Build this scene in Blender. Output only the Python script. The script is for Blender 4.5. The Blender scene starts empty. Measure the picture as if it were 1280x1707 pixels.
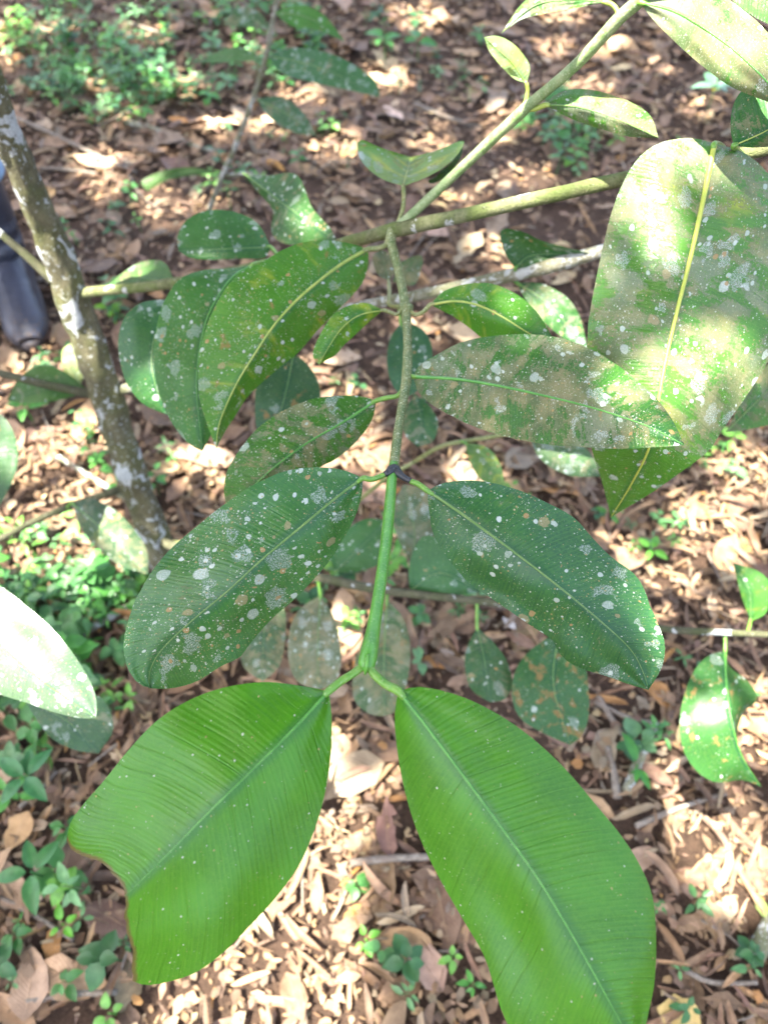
import bpy, math, random
import numpy as np
from mathutils import Vector, Matrix, noise as mnoise

random.seed(7)
rng = np.random.default_rng(7)
R = math.radians
scene = bpy.context.scene
C = scene.collection

# ------------------------------------------------------------------ camera, sky, sun, exposure
CAM_H, PITCH, FPX = 1.25, 55.0, 1283.0
cam_d = bpy.data.cameras.new('camera')
cam = bpy.data.objects.new('camera', cam_d)
C.objects.link(cam)
cam.location = (0, 0, CAM_H)
cam.rotation_euler = (R(90 - PITCH), 0, 0)
cam_d.sensor_fit = 'VERTICAL'
cam_d.sensor_height = 36.0
cam_d.sensor_width = 27.0
cam_d.lens = FPX / 1707.0 * 36.0
cam_d.clip_start = 0.01
cam_d.clip_end = 400
cam_d.dof.use_dof = True
cam_d.dof.focus_distance = 0.47
cam_d.dof.aperture_fstop = 7.2
scene.camera = cam

SUN_EL, SUN_AZ = 71.0, 252.0          # azimuth measured from +Y clockwise: high sun, to the left and a little behind
S = Vector((math.sin(R(SUN_AZ)) * math.cos(R(SUN_EL)), math.cos(R(SUN_AZ)) * math.cos(R(SUN_EL)), math.sin(R(SUN_EL))))

world = bpy.data.worlds.new('World')
scene.world = world
world.use_nodes = True
wn = world.node_tree.nodes
bg = wn['Background']
sky = wn.new('ShaderNodeTexSky')
sky.sky_type = 'NISHITA'
sky.sun_disc = False
sky.sun_elevation = R(SUN_EL)
sky.sun_rotation = R(SUN_AZ)
sky.air_density = 0.8
sky.dust_density = 5.0
sky.ozone_density = 0.3
world.node_tree.links.new(sky.outputs[0], bg.inputs[0])
bg.inputs[1].default_value = 0.145

sun_d = bpy.data.lights.new('sun', 'SUN')
sun_d.energy = 5.0
sun_d.angle = R(0.45)
sun_d.color = (1.0, 0.95, 0.86)
sun = bpy.data.objects.new('sun', sun_d)
C.objects.link(sun)
sun.location = S * 12
sun.rotation_euler = S.to_track_quat('Z', 'Y').to_euler()

scene.view_settings.view_transform = 'Standard'
scene.view_settings.look = 'None'
scene.view_settings.gamma = 1.0
scene.view_settings.use_curve_mapping = False
scene.view_settings.exposure = 3.0
scene.cycles.use_denoising = True
scene.cycles.max_bounces = 7
scene.cycles.diffuse_bounces = 4
scene.cycles.glossy_bounces = 3
scene.cycles.transmission_bounces = 4
scene.cycles.caustics_reflective = False
scene.cycles.caustics_refractive = False

# ------------------------------------------------------------------ helpers
_s, _c = math.sin(R(90 - PITCH)), math.cos(R(90 - PITCH))


def at(px, py, d):
    """the point that stands d metres deep where the photograph shows (px, py)"""
    u, v = (px - 640.0) / FPX, (py - 853.5) / FPX
    return Vector((u * d, -v * d * _c + d * _s, CAM_H - v * d * _s - d * _c))


def proj(p):
    y, z = p[1], p[2] - CAM_H
    d = y * _s - z * _c
    if d < 0.05:
        return (-1e5, -1e5, d)
    v = -(y * _c + z * _s) / d
    return (640 + FPX * p[0] / d, 853.5 + FPX * v, d)


def ground_at(px, py):
    v = (py - 853.5) / FPX
    return at(px, py, CAM_H / (v * _s + _c))


def hgt(x, y):
    n = mnoise.noise(Vector((x * 1.3, y * 1.3, 3.1))) * 0.030 + mnoise.noise(Vector((x * 4.1, y * 4.1, 7.7))) * 0.012
    far = max(0.0, math.hypot(x, y - 1.5) - 6)
    return n + far * 0.012 * mnoise.noise(Vector((x * 0.11, y * 0.11, 1)))


def tag(o, label=None, cat=None, group=None, kind=None):
    if label: o['label'] = label
    if cat: o['category'] = cat
    if group: o['group'] = group
    if kind: o['kind'] = kind
    return o


def empty(name, loc=(0, 0, 0)):
    o = bpy.data.objects.new(name, None)
    o.empty_display_size = 0.05
    o.location = loc
    C.objects.link(o)
    return o


def link(name, me, parent=None):
    o = bpy.data.objects.new(name, me)
    C.objects.link(o)
    if parent is not None:
        o.parent = parent
        o.matrix_parent_inverse = parent_inv(parent)
    return o


def parent_inv(p):
    m = Matrix.Translation(p.location) @ p.rotation_euler.to_matrix().to_4x4()
    if p.parent is not None:
        m = parent_world(p.parent) @ p.matrix_parent_inverse @ m
    return m.inverted()


def parent_world(p):
    m = Matrix.Translation(p.location) @ p.rotation_euler.to_matrix().to_4x4()
    if p.parent is not None:
        m = parent_world(p.parent) @ p.matrix_parent_inverse @ m
    return m


def mesh(name, verts, faces, mats=(), smooth=True, uvs=None, cols=None, mat_index=None):
    me = bpy.data.meshes.new(name)
    me.from_pydata([tuple(v) for v in verts], [], [tuple(f) for f in faces])
    for m in mats:
        me.materials.append(m)
    if smooth:
        me.polygons.foreach_set('use_smooth', np.ones(len(me.polygons), dtype=bool))
    if mat_index is not None:
        me.polygons.foreach_set('material_index', np.array(mat_index, dtype=np.int32))
    if uvs:
        li = np.empty(len(me.loops), dtype=np.int32)
        me.loops.foreach_get('vertex_index', li)
        for nm, arr in uvs.items():
            layer = me.uv_layers.new(name=nm)
            layer.data.foreach_set('uv', np.asarray(arr, dtype=np.float32)[li].ravel())
    if cols is not None:
        a = me.color_attributes.new('col', 'FLOAT_COLOR', 'POINT')
        cc = np.ones((len(verts), 4), dtype=np.float32)
        cc[:, :3] = cols
        a.data.foreach_set('color', cc.ravel())
    me.update()
    return me


def smooth_path(pts, n):
    """Catmull-Rom through pts (any dimension), resampled evenly by arc length to n points"""
    p = np.asarray(pts, dtype=float)
    if len(p) == 2:
        q = np.linspace(p[0], p[1], 20)
    else:
        e = np.vstack([2 * p[0] - p[1], p, 2 * p[-1] - p[-2]])
        out = []
        for i in range(1, len(e) - 2):
            for k in range(12):
                t = k / 12
                a, b, c, d = e[i - 1], e[i], e[i + 1], e[i + 2]
                out.append(0.5 * ((2 * b) + (c - a) * t + (2 * a - 5 * b + 4 * c - d) * t * t + (3 * b - a - 3 * c + d) * t ** 3))
        out.append(p[-1])
        q = np.array(out)
    seg = np.linalg.norm(np.diff(q[:, :2] if q.shape[1] < 3 else q[:, :3], axis=0), axis=1)
    s = np.concatenate([[0], np.cumsum(seg)])
    s /= s[-1]
    tt = np.linspace(0, 1, n)
    return np.stack([np.interp(tt, s, q[:, k]) for k in range(q.shape[1])], axis=1)


def tube(points, radii, n=24, ring=10, rough=0.0, flat=1.0, seed=0, name='tube', mats=(), cap=True):
    """points: list of Vectors, radii: list; returns a mesh of a smooth tapered tube"""
    pr = smooth_path([(*p, r) for p, r in zip(points, radii)], n)
    P, r = pr[:, :3], pr[:, 3]
    T = np.gradient(P, axis=0)
    T /= np.linalg.norm(T, axis=1)[:, None] + 1e-12
    up = np.array([0.31, 0.12, 0.94])
    if abs(T[0] @ up) > 0.95: up = np.array([1.0, 0, 0])
    verts, faces, uv = [], [], []
    nrm = up - T[0] * (up @ T[0]); nrm /= np.linalg.norm(nrm)
    L = 0.0
    for i in range(n):
        nrm = nrm - T[i] * (nrm @ T[i]); nrm /= np.linalg.norm(nrm)
        b = np.cross(T[i], nrm)
        if i: L += np.linalg.norm(P[i] - P[i - 1])
        for k in range(ring):
            a = 2 * math.pi * k / ring
            rr = r[i]
            if rough:
                q = Vector((math.cos(a) * 1.3, math.sin(a) * 1.3, L / max(r.mean(), 1e-4) * 0.35 + seed))
                rr *= 1 + rough * mnoise.noise(q) + rough * 0.6 * mnoise.noise(q * 2.7)
            verts.append(P[i] + (nrm * math.cos(a) + b * math.sin(a) * flat) * rr)
            uv.append((k / ring * 2 * math.pi * r[i], L))
        if i:
            for k in range(ring):
                a0 = (i - 1) * ring + k; a1 = (i - 1) * ring + (k + 1) % ring
                faces.append((a0, a1, a1 + ring, a0 + ring))
    if cap:
        faces.append(tuple(range(ring - 1, -1, -1)))
        faces.append(tuple((n - 1) * ring + k for k in range(ring)))
    return mesh(name, verts, faces, mats, uvs={'UVMap': uv})


# ------------------------------------------------------------------ material helpers
class NT:
    def __init__(self, name):
        self.m = bpy.data.materials.new(name)
        self.m.use_nodes = True
        self.t = self.m.node_tree
        self.t.nodes.clear()
        self.out = self.t.nodes.new('ShaderNodeOutputMaterial')

    def node(self, typ, **kw):
        n = self.t.nodes.new(typ)
        for k, v in kw.items():
            if k.startswith('i_'):
                key = k[2:]
                sock = n.inputs[int(key)] if key.isdigit() else n.inputs[key.replace('_', ' ')]
                self.put(sock, v)
            else:
                setattr(n, k, v)
        return n

    def put(self, sock, v):
        if isinstance(v, bpy.types.NodeSocket):
            self.t.links.new(v, sock)
        elif isinstance(v, (tuple, list)) and len(v) == 3 and sock.type == 'RGBA':
            sock.default_value = (*v, 1)
        else:
            sock.default_value = v

    def math(self, op, a, b=0.0, c=0.0, clamp=False):
        n = self.t.nodes.new('ShaderNodeMath'); n.operation = op; n.use_clamp = clamp
        self.put(n.inputs[0], a); self.put(n.inputs[1], b); self.put(n.inputs[2], c)
        return n.outputs[0]

    def mix(self, f, a, b, blend='MIX'):
        n = self.t.nodes.new('ShaderNodeMix'); n.data_type = 'RGBA'; n.blend_type = blend; n.clamp_factor = True
        self.put(n.inputs[0], f); self.put(n.inputs[6], a); self.put(n.inputs[7], b)
        return n.outputs[2]

    def noise(self, vec, scale, detail=3.0, rough=0.55, dist=0.0):
        n = self.node('ShaderNodeTexNoise')
        n.inputs['Scale'].default_value = scale; n.inputs['Detail'].default_value = detail
        n.inputs['Roughness'].default_value = rough; n.inputs['Distortion'].default_value = dist
        self.t.links.new(vec, n.inputs['Vector'])
        return n.outputs[0]

    def step(self, x, lo, hi):
        n = self.t.nodes.new('ShaderNodeMapRange'); n.interpolation_type = 'SMOOTHSTEP'
        self.put(n.inputs[0], x); self.put(n.inputs[1], lo); self.put(n.inputs[2], hi)
        return n.outputs[0]

    def ramp(self, x, stops):
        n = self.t.nodes.new('ShaderNodeValToRGB')
        e = n.color_ramp.elements
        while len(e) < len(stops): e.new(0.5)
        for k, (p, c) in enumerate(stops):
            e[k].position = p; e[k].color = (*c, 1)
        self.put(n.inputs[0], x)
        return n.outputs[0]

    def attr(self, name, typ='OBJECT'):
        n = self.node('ShaderNodeAttribute'); n.attribute_type = typ; n.attribute_name = name
        return n

    def uv(self, name):
        n = self.node('ShaderNodeUVMap'); n.uv_map = name
        return n.outputs[0]

    def bsdf(self, color, rough, spec=0.5, normal=None, **kw):
        n = self.node('ShaderNodeBsdfPrincipled')
        self.put(n.inputs['Base Color'], color); self.put(n.inputs['Roughness'], rough)
        self.put(n.inputs['Specular IOR Level'], spec)
        if normal is not None: self.put(n.inputs['Normal'], normal)
        for k, v in kw.items(): self.put(n.inputs[k.replace('_', ' ')], v)
        return n.outputs[0]

    def bump(self, h, strength, dist, normal=None):
        n = self.node('ShaderNodeBump'); n.inputs['Strength'].default_value = strength; n.inputs['Distance'].default_value = dist
        self.put(n.inputs['Height'], h)
        if normal is not None: self.put(n.inputs['Normal'], normal)
        return n.outputs[0]

    def end(self, shader):
        self.t.links.new(shader, self.out.inputs[0])
        return self.m


def vec_scale(N, v, sc):
    n = N.node('ShaderNodeVectorMath', operation='MULTIPLY'); N.put(n.inputs[0], v); n.inputs[1].default_value = sc
    return n.outputs[0]


def vec_add(N, a, b):
    n = N.node('ShaderNodeVectorMath', operation='ADD'); N.put(n.inputs[0], a); N.put(n.inputs[1], b)
    return n.outputs[0]


def leaf_material():
    """one living-leaf material; the leaf's own custom properties say how green, crusted, spotted it is"""
    N = NT('living_leaf')
    met, vein, st = N.uv('metric'), N.uv('vein'), N.uv('st')
    tint = N.attr('tint').outputs['Color']
    crust_a, spot_a, dot_a, rust_a, yel_a = (N.attr(k).outputs['Fac'] for k in ('crust', 'spots', 'dots', 'rust', 'yellow'))
    sv = N.node('ShaderNodeSeparateXYZ'); N.put(sv.inputs[0], vein)
    sst = N.node('ShaderNodeSeparateXYZ'); N.put(sst.inputs[0], st)
    darker = N.math('MULTIPLY', N.attr('tip_shade').outputs['Fac'], N.step(sst.outputs[1], 0.775, 0.80))  # bent tip painted darker for its shade by leaving off film and yellowing
    crust_a = N.math('MULTIPLY', crust_a, N.math('SUBTRACT', 1.0, darker))
    yel_a = N.math('MULTIPLY', yel_a, N.math('SUBTRACT', 1.0, darker))
    # lateral veins: fine parallel lines that leave the midrib at an angle
    wob = N.noise(met, 45, 2)
    ph = N.math('MULTIPLY_ADD', sv.outputs[0], 2500.0, N.math('MULTIPLY', wob, 5.0))
    wave = N.math('SINE', ph)
    line = N.step(wave, 0.55, 1.0)
    ph2 = N.math('MULTIPLY_ADD', sv.outputs[0], 640.0, N.math('MULTIPLY', N.noise(met, 12, 1), 9.0))
    crease = N.math('MULTIPLY', N.step(N.math('SINE', ph2), 0.955, 1.0), N.step(N.noise(met, 28, 2), 0.42, 0.58))
    streak = N.noise(vec_scale(N, vein, (900, 30, 1)), 1.0, 3, 0.6)
    streak2 = N.noise(vec_scale(N, vein, (210, 16, 1)), 1.0, 3, 0.55)
    big = N.noise(met, 26, 4)
    fine = N.noise(met, 1100, 3)
    col = N.mix(N.step(big, 0.3, 0.7), N.mix(0.34, tint, (0.0, 0.018, 0.003)), tint)
    col = N.mix(N.math('MULTIPLY', N.step(streak, 0.42, 0.66), 0.17), col, N.mix(0.5, tint, (0.15, 0.29, 0.03)))
    col = N.mix(N.math('MULTIPLY', N.step(streak2, 0.48, 0.72), 0.16), col, N.mix(0.62, tint, (0.003, 0.024, 0.004)))
    col = N.mix(N.math('MULTIPLY', line, 0.26), col, N.mix(0.5, tint, (0.13, 0.27, 0.04)))
    col = N.mix(N.math('MULTIPLY', crease, 0.14), col, N.mix(0.6, tint, (0.004, 0.02, 0.004)))
    col = N.mix(N.math('MULTIPLY', N.step(fine, 0.4, 0.7), 0.28), col, N.mix(0.5, tint, (0.13, 0.25, 0.03)))
    mott = N.noise(met, 420, 3, 0.6)
    col = N.mix(N.math('MULTIPLY', N.step(mott, 0.45, 0.62), 0.35), col, N.mix(0.5, tint, (0.10, 0.24, 0.02)))
    # bluish dark band along the midrib
    band = N.math('MULTIPLY', N.math('SUBTRACT', 1.0, N.step(sv.outputs[1], 0.001, 0.006)), 0.6)
    col = N.mix(band, col, N.mix(0.6, tint, (0.006, 0.05, 0.032)))
    # yellowing
    yn = N.noise(vec_scale(N, vein, (60, 22, 1)), 1.0, 3)
    yel = N.math('MULTIPLY', N.step(N.math('ADD', yn, N.math('MULTIPLY', yel_a, 0.42)), 0.68, 0.92), 0.85)
    col = N.mix(yel, col, (0.32, 0.36, 0.03))
    # brown-grey film of algae and dust, broken by clean green patches
    cn = N.math('MULTIPLY_ADD', N.noise(vec_scale(N, vein, (120, 42, 1)), 1.0, 6, 0.68), 0.58, N.math('MULTIPLY', N.noise(met, 32, 5, 0.6), 0.48))
    cn = N.math('ADD', cn, N.math('MULTIPLY', N.math('SUBTRACT', N.noise(met, 520, 4, 0.75), 0.5), 0.26))
    ca = N.math('ADD', cn, N.math('MULTIPLY', crust_a, 0.55))
    grain = N.step(N.noise(met, 1500, 2, 0.8), 0.30, 0.55)
    cr = N.math('MULTIPLY', N.step(ca, 0.82, 0.875), N.math('MULTIPLY_ADD', N.noise(met, 190, 5, 0.75), 0.6, 0.48))
    cr = N.math('MULTIPLY', N.math('MULTIPLY', cr, N.math('MULTIPLY_ADD', grain, 0.35, 0.65)), N.step(crust_a, 0.0, 0.12))
    crc = N.mix(N.step(N.noise(met, 48, 4), 0.35, 0.65), (0.085, 0.098, 0.05), (0.20, 0.165, 0.09))
    crc = N.mix(N.math('MULTIPLY', N.step(N.noise(met, 17, 3), 0.48, 0.66), 0.7), crc, (0.15, 0.172, 0.125))
    crc = N.mix(N.math('MULTIPLY', N.step(N.noise(met, 700, 3), 0.56, 0.66), 0.5), crc, (0.30, 0.30, 0.20))
    col = N.mix(cr, col, crc)
    # rusty patches
    rn = N.math('ADD', N.noise(met, 62, 4, 0.6), N.math('MULTIPLY', rust_a, 0.30))
    rs = N.math('MULTIPLY', N.step(rn, 0.74, 0.84), N.math('MULTIPLY', N.step(rust_a, 0.0, 0.1), 0.75))
    col = N.mix(rs, col, (0.20, 0.115, 0.042))

    # lichen: round discs, granular rosettes and fine dots
    jit = N.node('ShaderNodeTexNoise'); jit.inputs['Scale'].default_value = 210; jit.inputs['Detail'].default_value = 3
    N.put(jit.inputs['Vector'], met)
    jv = N.node('ShaderNodeVectorMath', operation='SUBTRACT'); N.put(jv.inputs[0], jit.outputs['Color']); jv.inputs[1].default_value = (0.5, 0.5, 0.5)

    def spots(scale, radius, keep, warp, amount):
        v = N.node('ShaderNodeTexVoronoi'); v.voronoi_dimensions = '2D'; v.inputs['Scale'].default_value = scale
        N.put(v.inputs['Vector'], vec_add(N, met, vec_scale(N, jv.outputs[0], (warp, warp, 0))))
        sep = N.node('ShaderNodeSeparateColor'); N.put(sep.inputs[0], v.outputs['Color'])
        rr = N.math('MULTIPLY_ADD', sep.outputs[1], radius * 0.9, radius * 0.25)
        inside = N.math('SUBTRACT', 1.0, N.step(N.math('DIVIDE', v.outputs['Distance'], rr), 0.82, 1.05))
        on = N.math('LESS_THAN', sep.outputs[0], N.math('MULTIPLY', amount, keep))
        return N.math('MULTIPLY', inside, on), sep.outputs[2]
    clump = N.step(N.noise(met, 30, 3), 0.40, 0.62)
    spc = N.math('MULTIPLY', spot_a, N.math('MULTIPLY_ADD', clump, 1.1, 0.35))
    dtc = N.math('MULTIPLY', dot_a, N.math('MULTIPLY_ADD', clump, 1.0, 0.4))
    d1, h1 = spots(66, 0.27, 0.20, 0.0042, spc)
    d2, h2 = spots(150, 0.30, 0.22, 0.0026, spc)
    d3, h3 = spots(430, 0.24, 0.34, 0.0013, dtc)
    d5, h5 = spots(900, 0.26, 0.30, 0.0006, dtc)
    d4, h4 = spots(52, 0.46, 0.30, 0.0115, spc)
    gran = N.step(N.noise(met, 1150, 3, 0.75), 0.44, 0.58)
    d4 = N.math('MULTIPLY', d4, gran)
    d1 = N.math('MULTIPLY', d1, N.math('MULTIPLY_ADD', gran, 0.35, 0.65))
    d3 = N.math('MAXIMUM', d3, N.math('MULTIPLY', d5, 0.7))
    pale = N.mix(h2, (0.27, 0.33, 0.26), (0.42, 0.46, 0.41))
    col = N.mix(N.math('MULTIPLY', d4, 0.75), col, (0.34, 0.39, 0.35))
    col = N.mix(N.math('MULTIPLY', d1, 0.88), col, N.mix(N.step(h1, 0.72, 0.75), pale, (0.24, 0.20, 0.10)))
    col = N.mix(N.math('MULTIPLY', d2, 0.88), col, N.mix(N.step(h2, 0.8, 0.82), pale, (0.26, 0.17, 0.07)))
    col = N.mix(N.math('MULTIPLY', d3, 0.85), col, N.mix(N.step(h3, 0.6, 0.65), (0.36, 0.40, 0.30), (0.27, 0.22, 0.09)))
    rag = N.math('MULTIPLY', N.attr('bitten').outputs['Fac'], N.step(N.math('ADD', sst.outputs[1], N.math('MULTIPLY', N.noise(met, 300, 3), 0.02)), 0.992, 1.004))
    col = N.mix(rag, col, (0.10, 0.075, 0.02))
    dirt = N.math('MAXIMUM', N.math('MAXIMUM', cr, rs), N.math('MAXIMUM', N.math('MAXIMUM', d1, d2), N.math('MAXIMUM', d3, d4)))

    h = N.math('ADD', N.math('MULTIPLY', wave, 0.16), N.math('MULTIPLY', streak, 0.5))
    h = N.math('SUBTRACT', h, N.math('MULTIPLY', crease, 1.2))
    h = N.math('ADD', h, N.math('MULTIPLY', streak2, 1.9))
    h = N.math('ADD', h, N.math('MULTIPLY', dirt, 1.2))
    h = N.math('ADD', h, N.math('MULTIPLY', fine, 0.5))
    nb = N.bump(h, 0.55, 0.0004)
    gl = N.attr('gloss').outputs['Fac']
    rough = N.math('ADD', gl, N.math('MULTIPLY', dirt, 0.30), clamp=True)
    rough = N.math('ADD', rough, N.math('MULTIPLY', N.noise(met, 90, 3), 0.08))
    p = N.bsdf(col, rough, N.math('MULTIPLY_ADD', dirt, -0.16, N.attr('spec').outputs['Fac']), nb)
    tr = N.node('ShaderNodeBsdfTranslucent')
    N.put(tr.inputs[0], N.mix(0.5, col, N.mix(1.0, tint, (1.35, 1.25, 0.5), 'MULTIPLY'))); N.put(tr.inputs[1], nb)
    ms = N.node('ShaderNodeMixShader')
    N.put(ms.inputs[0], N.math('MULTIPLY', N.math('SUBTRACT', 1.0, N.math('MULTIPLY', dirt, 0.7)), 0.30))
    N.put(ms.inputs[1], p); N.put(ms.inputs[2], tr.outputs[0])
    return N.end(ms.outputs[0])


def bark_material(name, c1, c2, moss, lichen_amt, scale=1.0, pale=(0.42, 0.43, 0.40)):
    N = NT(name)
    co = N.node('ShaderNodeTexCoord').outputs['Object']
    n1 = N.noise(vec_scale(N, co, (1, 1, 0.45)), 45 * scale, 5, 0.65)
    n2 = N.noise(co, 14 * scale, 4, 0.6)
    n3 = N.noise(co, 260 * scale, 3, 0.7)
    col = N.mix(N.step(n1, 0.3, 0.7), c1, c2)
    col = N.mix(N.math('MULTIPLY', N.step(n2, 0.42, 0.62), 0.75), col, moss)
    col = N.mix(N.math('MULTIPLY', N.step(n3, 0.52, 0.7), 0.45), col, N.mix(0.5, moss, (0.28, 0.27, 0.14)))
    col = N.mix(N.math('MULTIPLY', N.step(n3, 0.46, 0.3), 0.5), col, (0.03, 0.028, 0.015))
    l1 = N.math('ADD', N.noise(co, 26 * scale, 4, 0.6, 0.4), lichen_amt)
    lm = N.math('MULTIPLY', N.step(l1, 0.665, 0.70), N.math('MULTIPLY_ADD', N.step(n3, 0.35, 0.6), 0.4, 0.6))
    col = N.mix(lm, col, pale)
    l3 = N.math('ADD', N.noise(vec_scale(N, co, (1, 1, 0.7)), 17 * scale, 3, 0.55, 0.6), lichen_amt)
    col = N.mix(N.math('MULTIPLY', N.step(l3, 0.655, 0.68), N.math('MULTIPLY_ADD', N.step(n3, 0.4, 0.6), 0.3, 0.7)), col, pale)
    crk = N.noise(vec_scale(N, co, (1, 1, 2.2)), 120 * scale, 4, 0.7)
    col = N.mix(N.math('MULTIPLY', N.step(crk, 0.42, 0.36), 0.6), col, (0.025, 0.022, 0.012))
    l2 = N.math('ADD', N.noise(co, 110 * scale, 3, 0.6), lichen_amt)
    col = N.mix(N.math('MULTIPLY', N.step(l2, 0.70, 0.74), 0.8), col, pale)
    h = N.math('ADD', N.math('ADD', n1, N.math('MULTIPLY', n3, 0.5)), N.math('MULTIPLY', crk, 0.8))
    return N.end(N.bsdf(col, 0.82, 0.25, N.bump(h, 0.9, 0.005 / scale)))


def twig_material(name, c1, c2, dust, rough=0.4):
    N = NT(name)
    co = N.node('ShaderNodeTexCoord').outputs['Object']
    n1 = N.noise(co, 120, 4, 0.6)
    n2 = N.noise(co, 700, 3, 0.7)
    n3 = N.noise(vec_scale(N, co, (1, 0.35, 0.35)), 900, 2)
    col = N.mix(N.step(n1, 0.35, 0.65), c1, c2)
    col = N.mix(N.math('MULTIPLY', N.step(n2, 0.55, 0.66), dust), col, (0.42, 0.44, 0.30))
    col = N.mix(N.math('MULTIPLY', N.step(n2, 0.42, 0.32), dust * 0.6), col, (0.05, 0.05, 0.02))
    return N.end(N.bsdf(col, rough, 0.45, N.bump(N.math('ADD', n2, n3), 0.4, 0.0006)))


def litter_material(name, by_object):
    N = NT(name)
    if by_object:
        base = N.node('ShaderNodeObjectInfo').outputs['Color']
    else:
        base = N.attr('col', 'GEOMETRY').outputs['Color']
    uv = N.uv('UVMap')
    pos = N.node('ShaderNodeNewGeometry').outputs['Position']
    sx = N.node('ShaderNodeSeparateXYZ'); N.put(sx.inputs[0], uv)
    ax = N.math('ABSOLUTE', N.math('SUBTRACT', sx.outputs[0], 0.5))
    n1 = N.noise(pos, 55, 4, 0.65)
    n2 = N.noise(pos, 420, 3, 0.7)
    col = N.mix(N.step(n1, 0.35, 0.7), N.mix(0.35, base, (0.06, 0.03, 0.018)), N.mix(0.12, base, (0.5, 0.36, 0.25)))
    col = N.mix(N.math('MULTIPLY', N.step(n2, 0.58, 0.68), 0.45), col, N.mix(0.75, base, (0.05, 0.025, 0.015)))
    rib = N.math('SUBTRACT', 1.0, N.step(ax, 0.008, 0.035))
    col = N.mix(N.math('MULTIPLY', rib, 0.35), col, (0.36, 0.24, 0.13))
    vv = N.math('SINE', N.math('MULTIPLY', N.math('ADD', sx.outputs[1], N.math('MULTIPLY', ax, -0.55)), 95.0))
    col = N.mix(N.math('MULTIPLY', N.step(vv, 0.75, 1.0), 0.16), col, N.mix(0.6, base, (0.09, 0.05, 0.03)))
    h = N.math('ADD', N.math('MULTIPLY', n1, 0.8), N.math('ADD', N.math('MULTIPLY', vv, 0.16), N.math('MULTIPLY', rib, 0.8)))
    nb = N.bump(h, 0.6, 0.0018)
    p = N.bsdf(col, N.math('MULTIPLY_ADD', n1, 0.3, 0.45), 0.35, nb)
    tr = N.node('ShaderNodeBsdfTranslucent'); N.put(tr.inputs[0], col)
    ms = N.node('ShaderNodeMixShader'); ms.inputs[0].default_value = 0.10
    N.put(ms.inputs[1], p); N.put(ms.inputs[2], tr.outputs[0])
    return N.end(ms.outputs[0])


def herb_material(name, by_object):
    N = NT(name)
    base = N.node('ShaderNodeObjectInfo').outputs['Color'] if by_object else N.attr('col', 'GEOMETRY').outputs['Color']
    pos = N.node('ShaderNodeNewGeometry').outputs['Position']
    n1 = N.noise(pos, 90, 3)
    col = N.mix(N.step(n1, 0.35, 0.7), N.mix(0.3, base, (0.01, 0.04, 0.01)), base)
    p = N.bsdf(col, 0.42, 0.45, N.bump(N.noise(pos, 500, 2), 0.3, 0.001))
    tr = N.node('ShaderNodeBsdfTranslucent'); N.put(tr.inputs[0], N.mix(1.0, col, (1.3, 1.2, 0.5), 'MULTIPLY'))
    ms = N.node('ShaderNodeMixShader'); ms.inputs[0].default_value = 0.35
    N.put(ms.inputs[1], p); N.put(ms.inputs[2], tr.outputs[0])
    return N.end(ms.outputs[0])


def soil_material():
    N = NT('soil')
    pos = N.node('ShaderNodeNewGeometry').outputs['Position']
    n1, n2, n3 = N.noise(pos, 7, 5), N.noise(pos, 60, 5, 0.7), N.noise(pos, 330, 3, 0.7)
    col = N.mix(N.step(n2, 0.3, 0.7), (0.050, 0.029, 0.019), (0.150, 0.088, 0.056))
    col = N.mix(N.math('MULTIPLY', N.step(n1, 0.45, 0.65), 0.6), col, (0.12, 0.068, 0.046))
    n4 = N.noise(pos, 900, 3, 0.75)
    col = N.mix(N.math('MULTIPLY', N.step(n3, 0.54, 0.62), 0.6), col, (0.20, 0.13, 0.08))
    col = N.mix(N.math('MULTIPLY', N.step(n4, 0.54, 0.60), 0.6), col, (0.26, 0.18, 0.11))
    col = N.mix(N.math('MULTIPLY', N.step(n4, 0.46, 0.40), 0.6), col, (0.012, 0.008, 0.005))
    return N.end(N.bsdf(col, 0.9, 0.2, N.bump(N.math('ADD', n2, N.math('MULTIPLY', N.math('ADD', n3, n4), 0.6)), 1.0, 0.016)))


def plain_material(name, c1, c2, sc, rough, spec=0.4, dist=0.001):
    N = NT(name)
    pos = N.node('ShaderNodeTexCoord').outputs['Object']
    n1, n2 = N.noise(pos, sc, 4), N.noise(pos, sc * 9, 3)
    col = N.mix(N.step(n1, 0.3, 0.7), c1, c2)
    return N.end(N.bsdf(col, N.math('MULTIPLY_ADD', n1, 0.2, rough), spec, N.bump(n2, 0.3, dist)))


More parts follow.
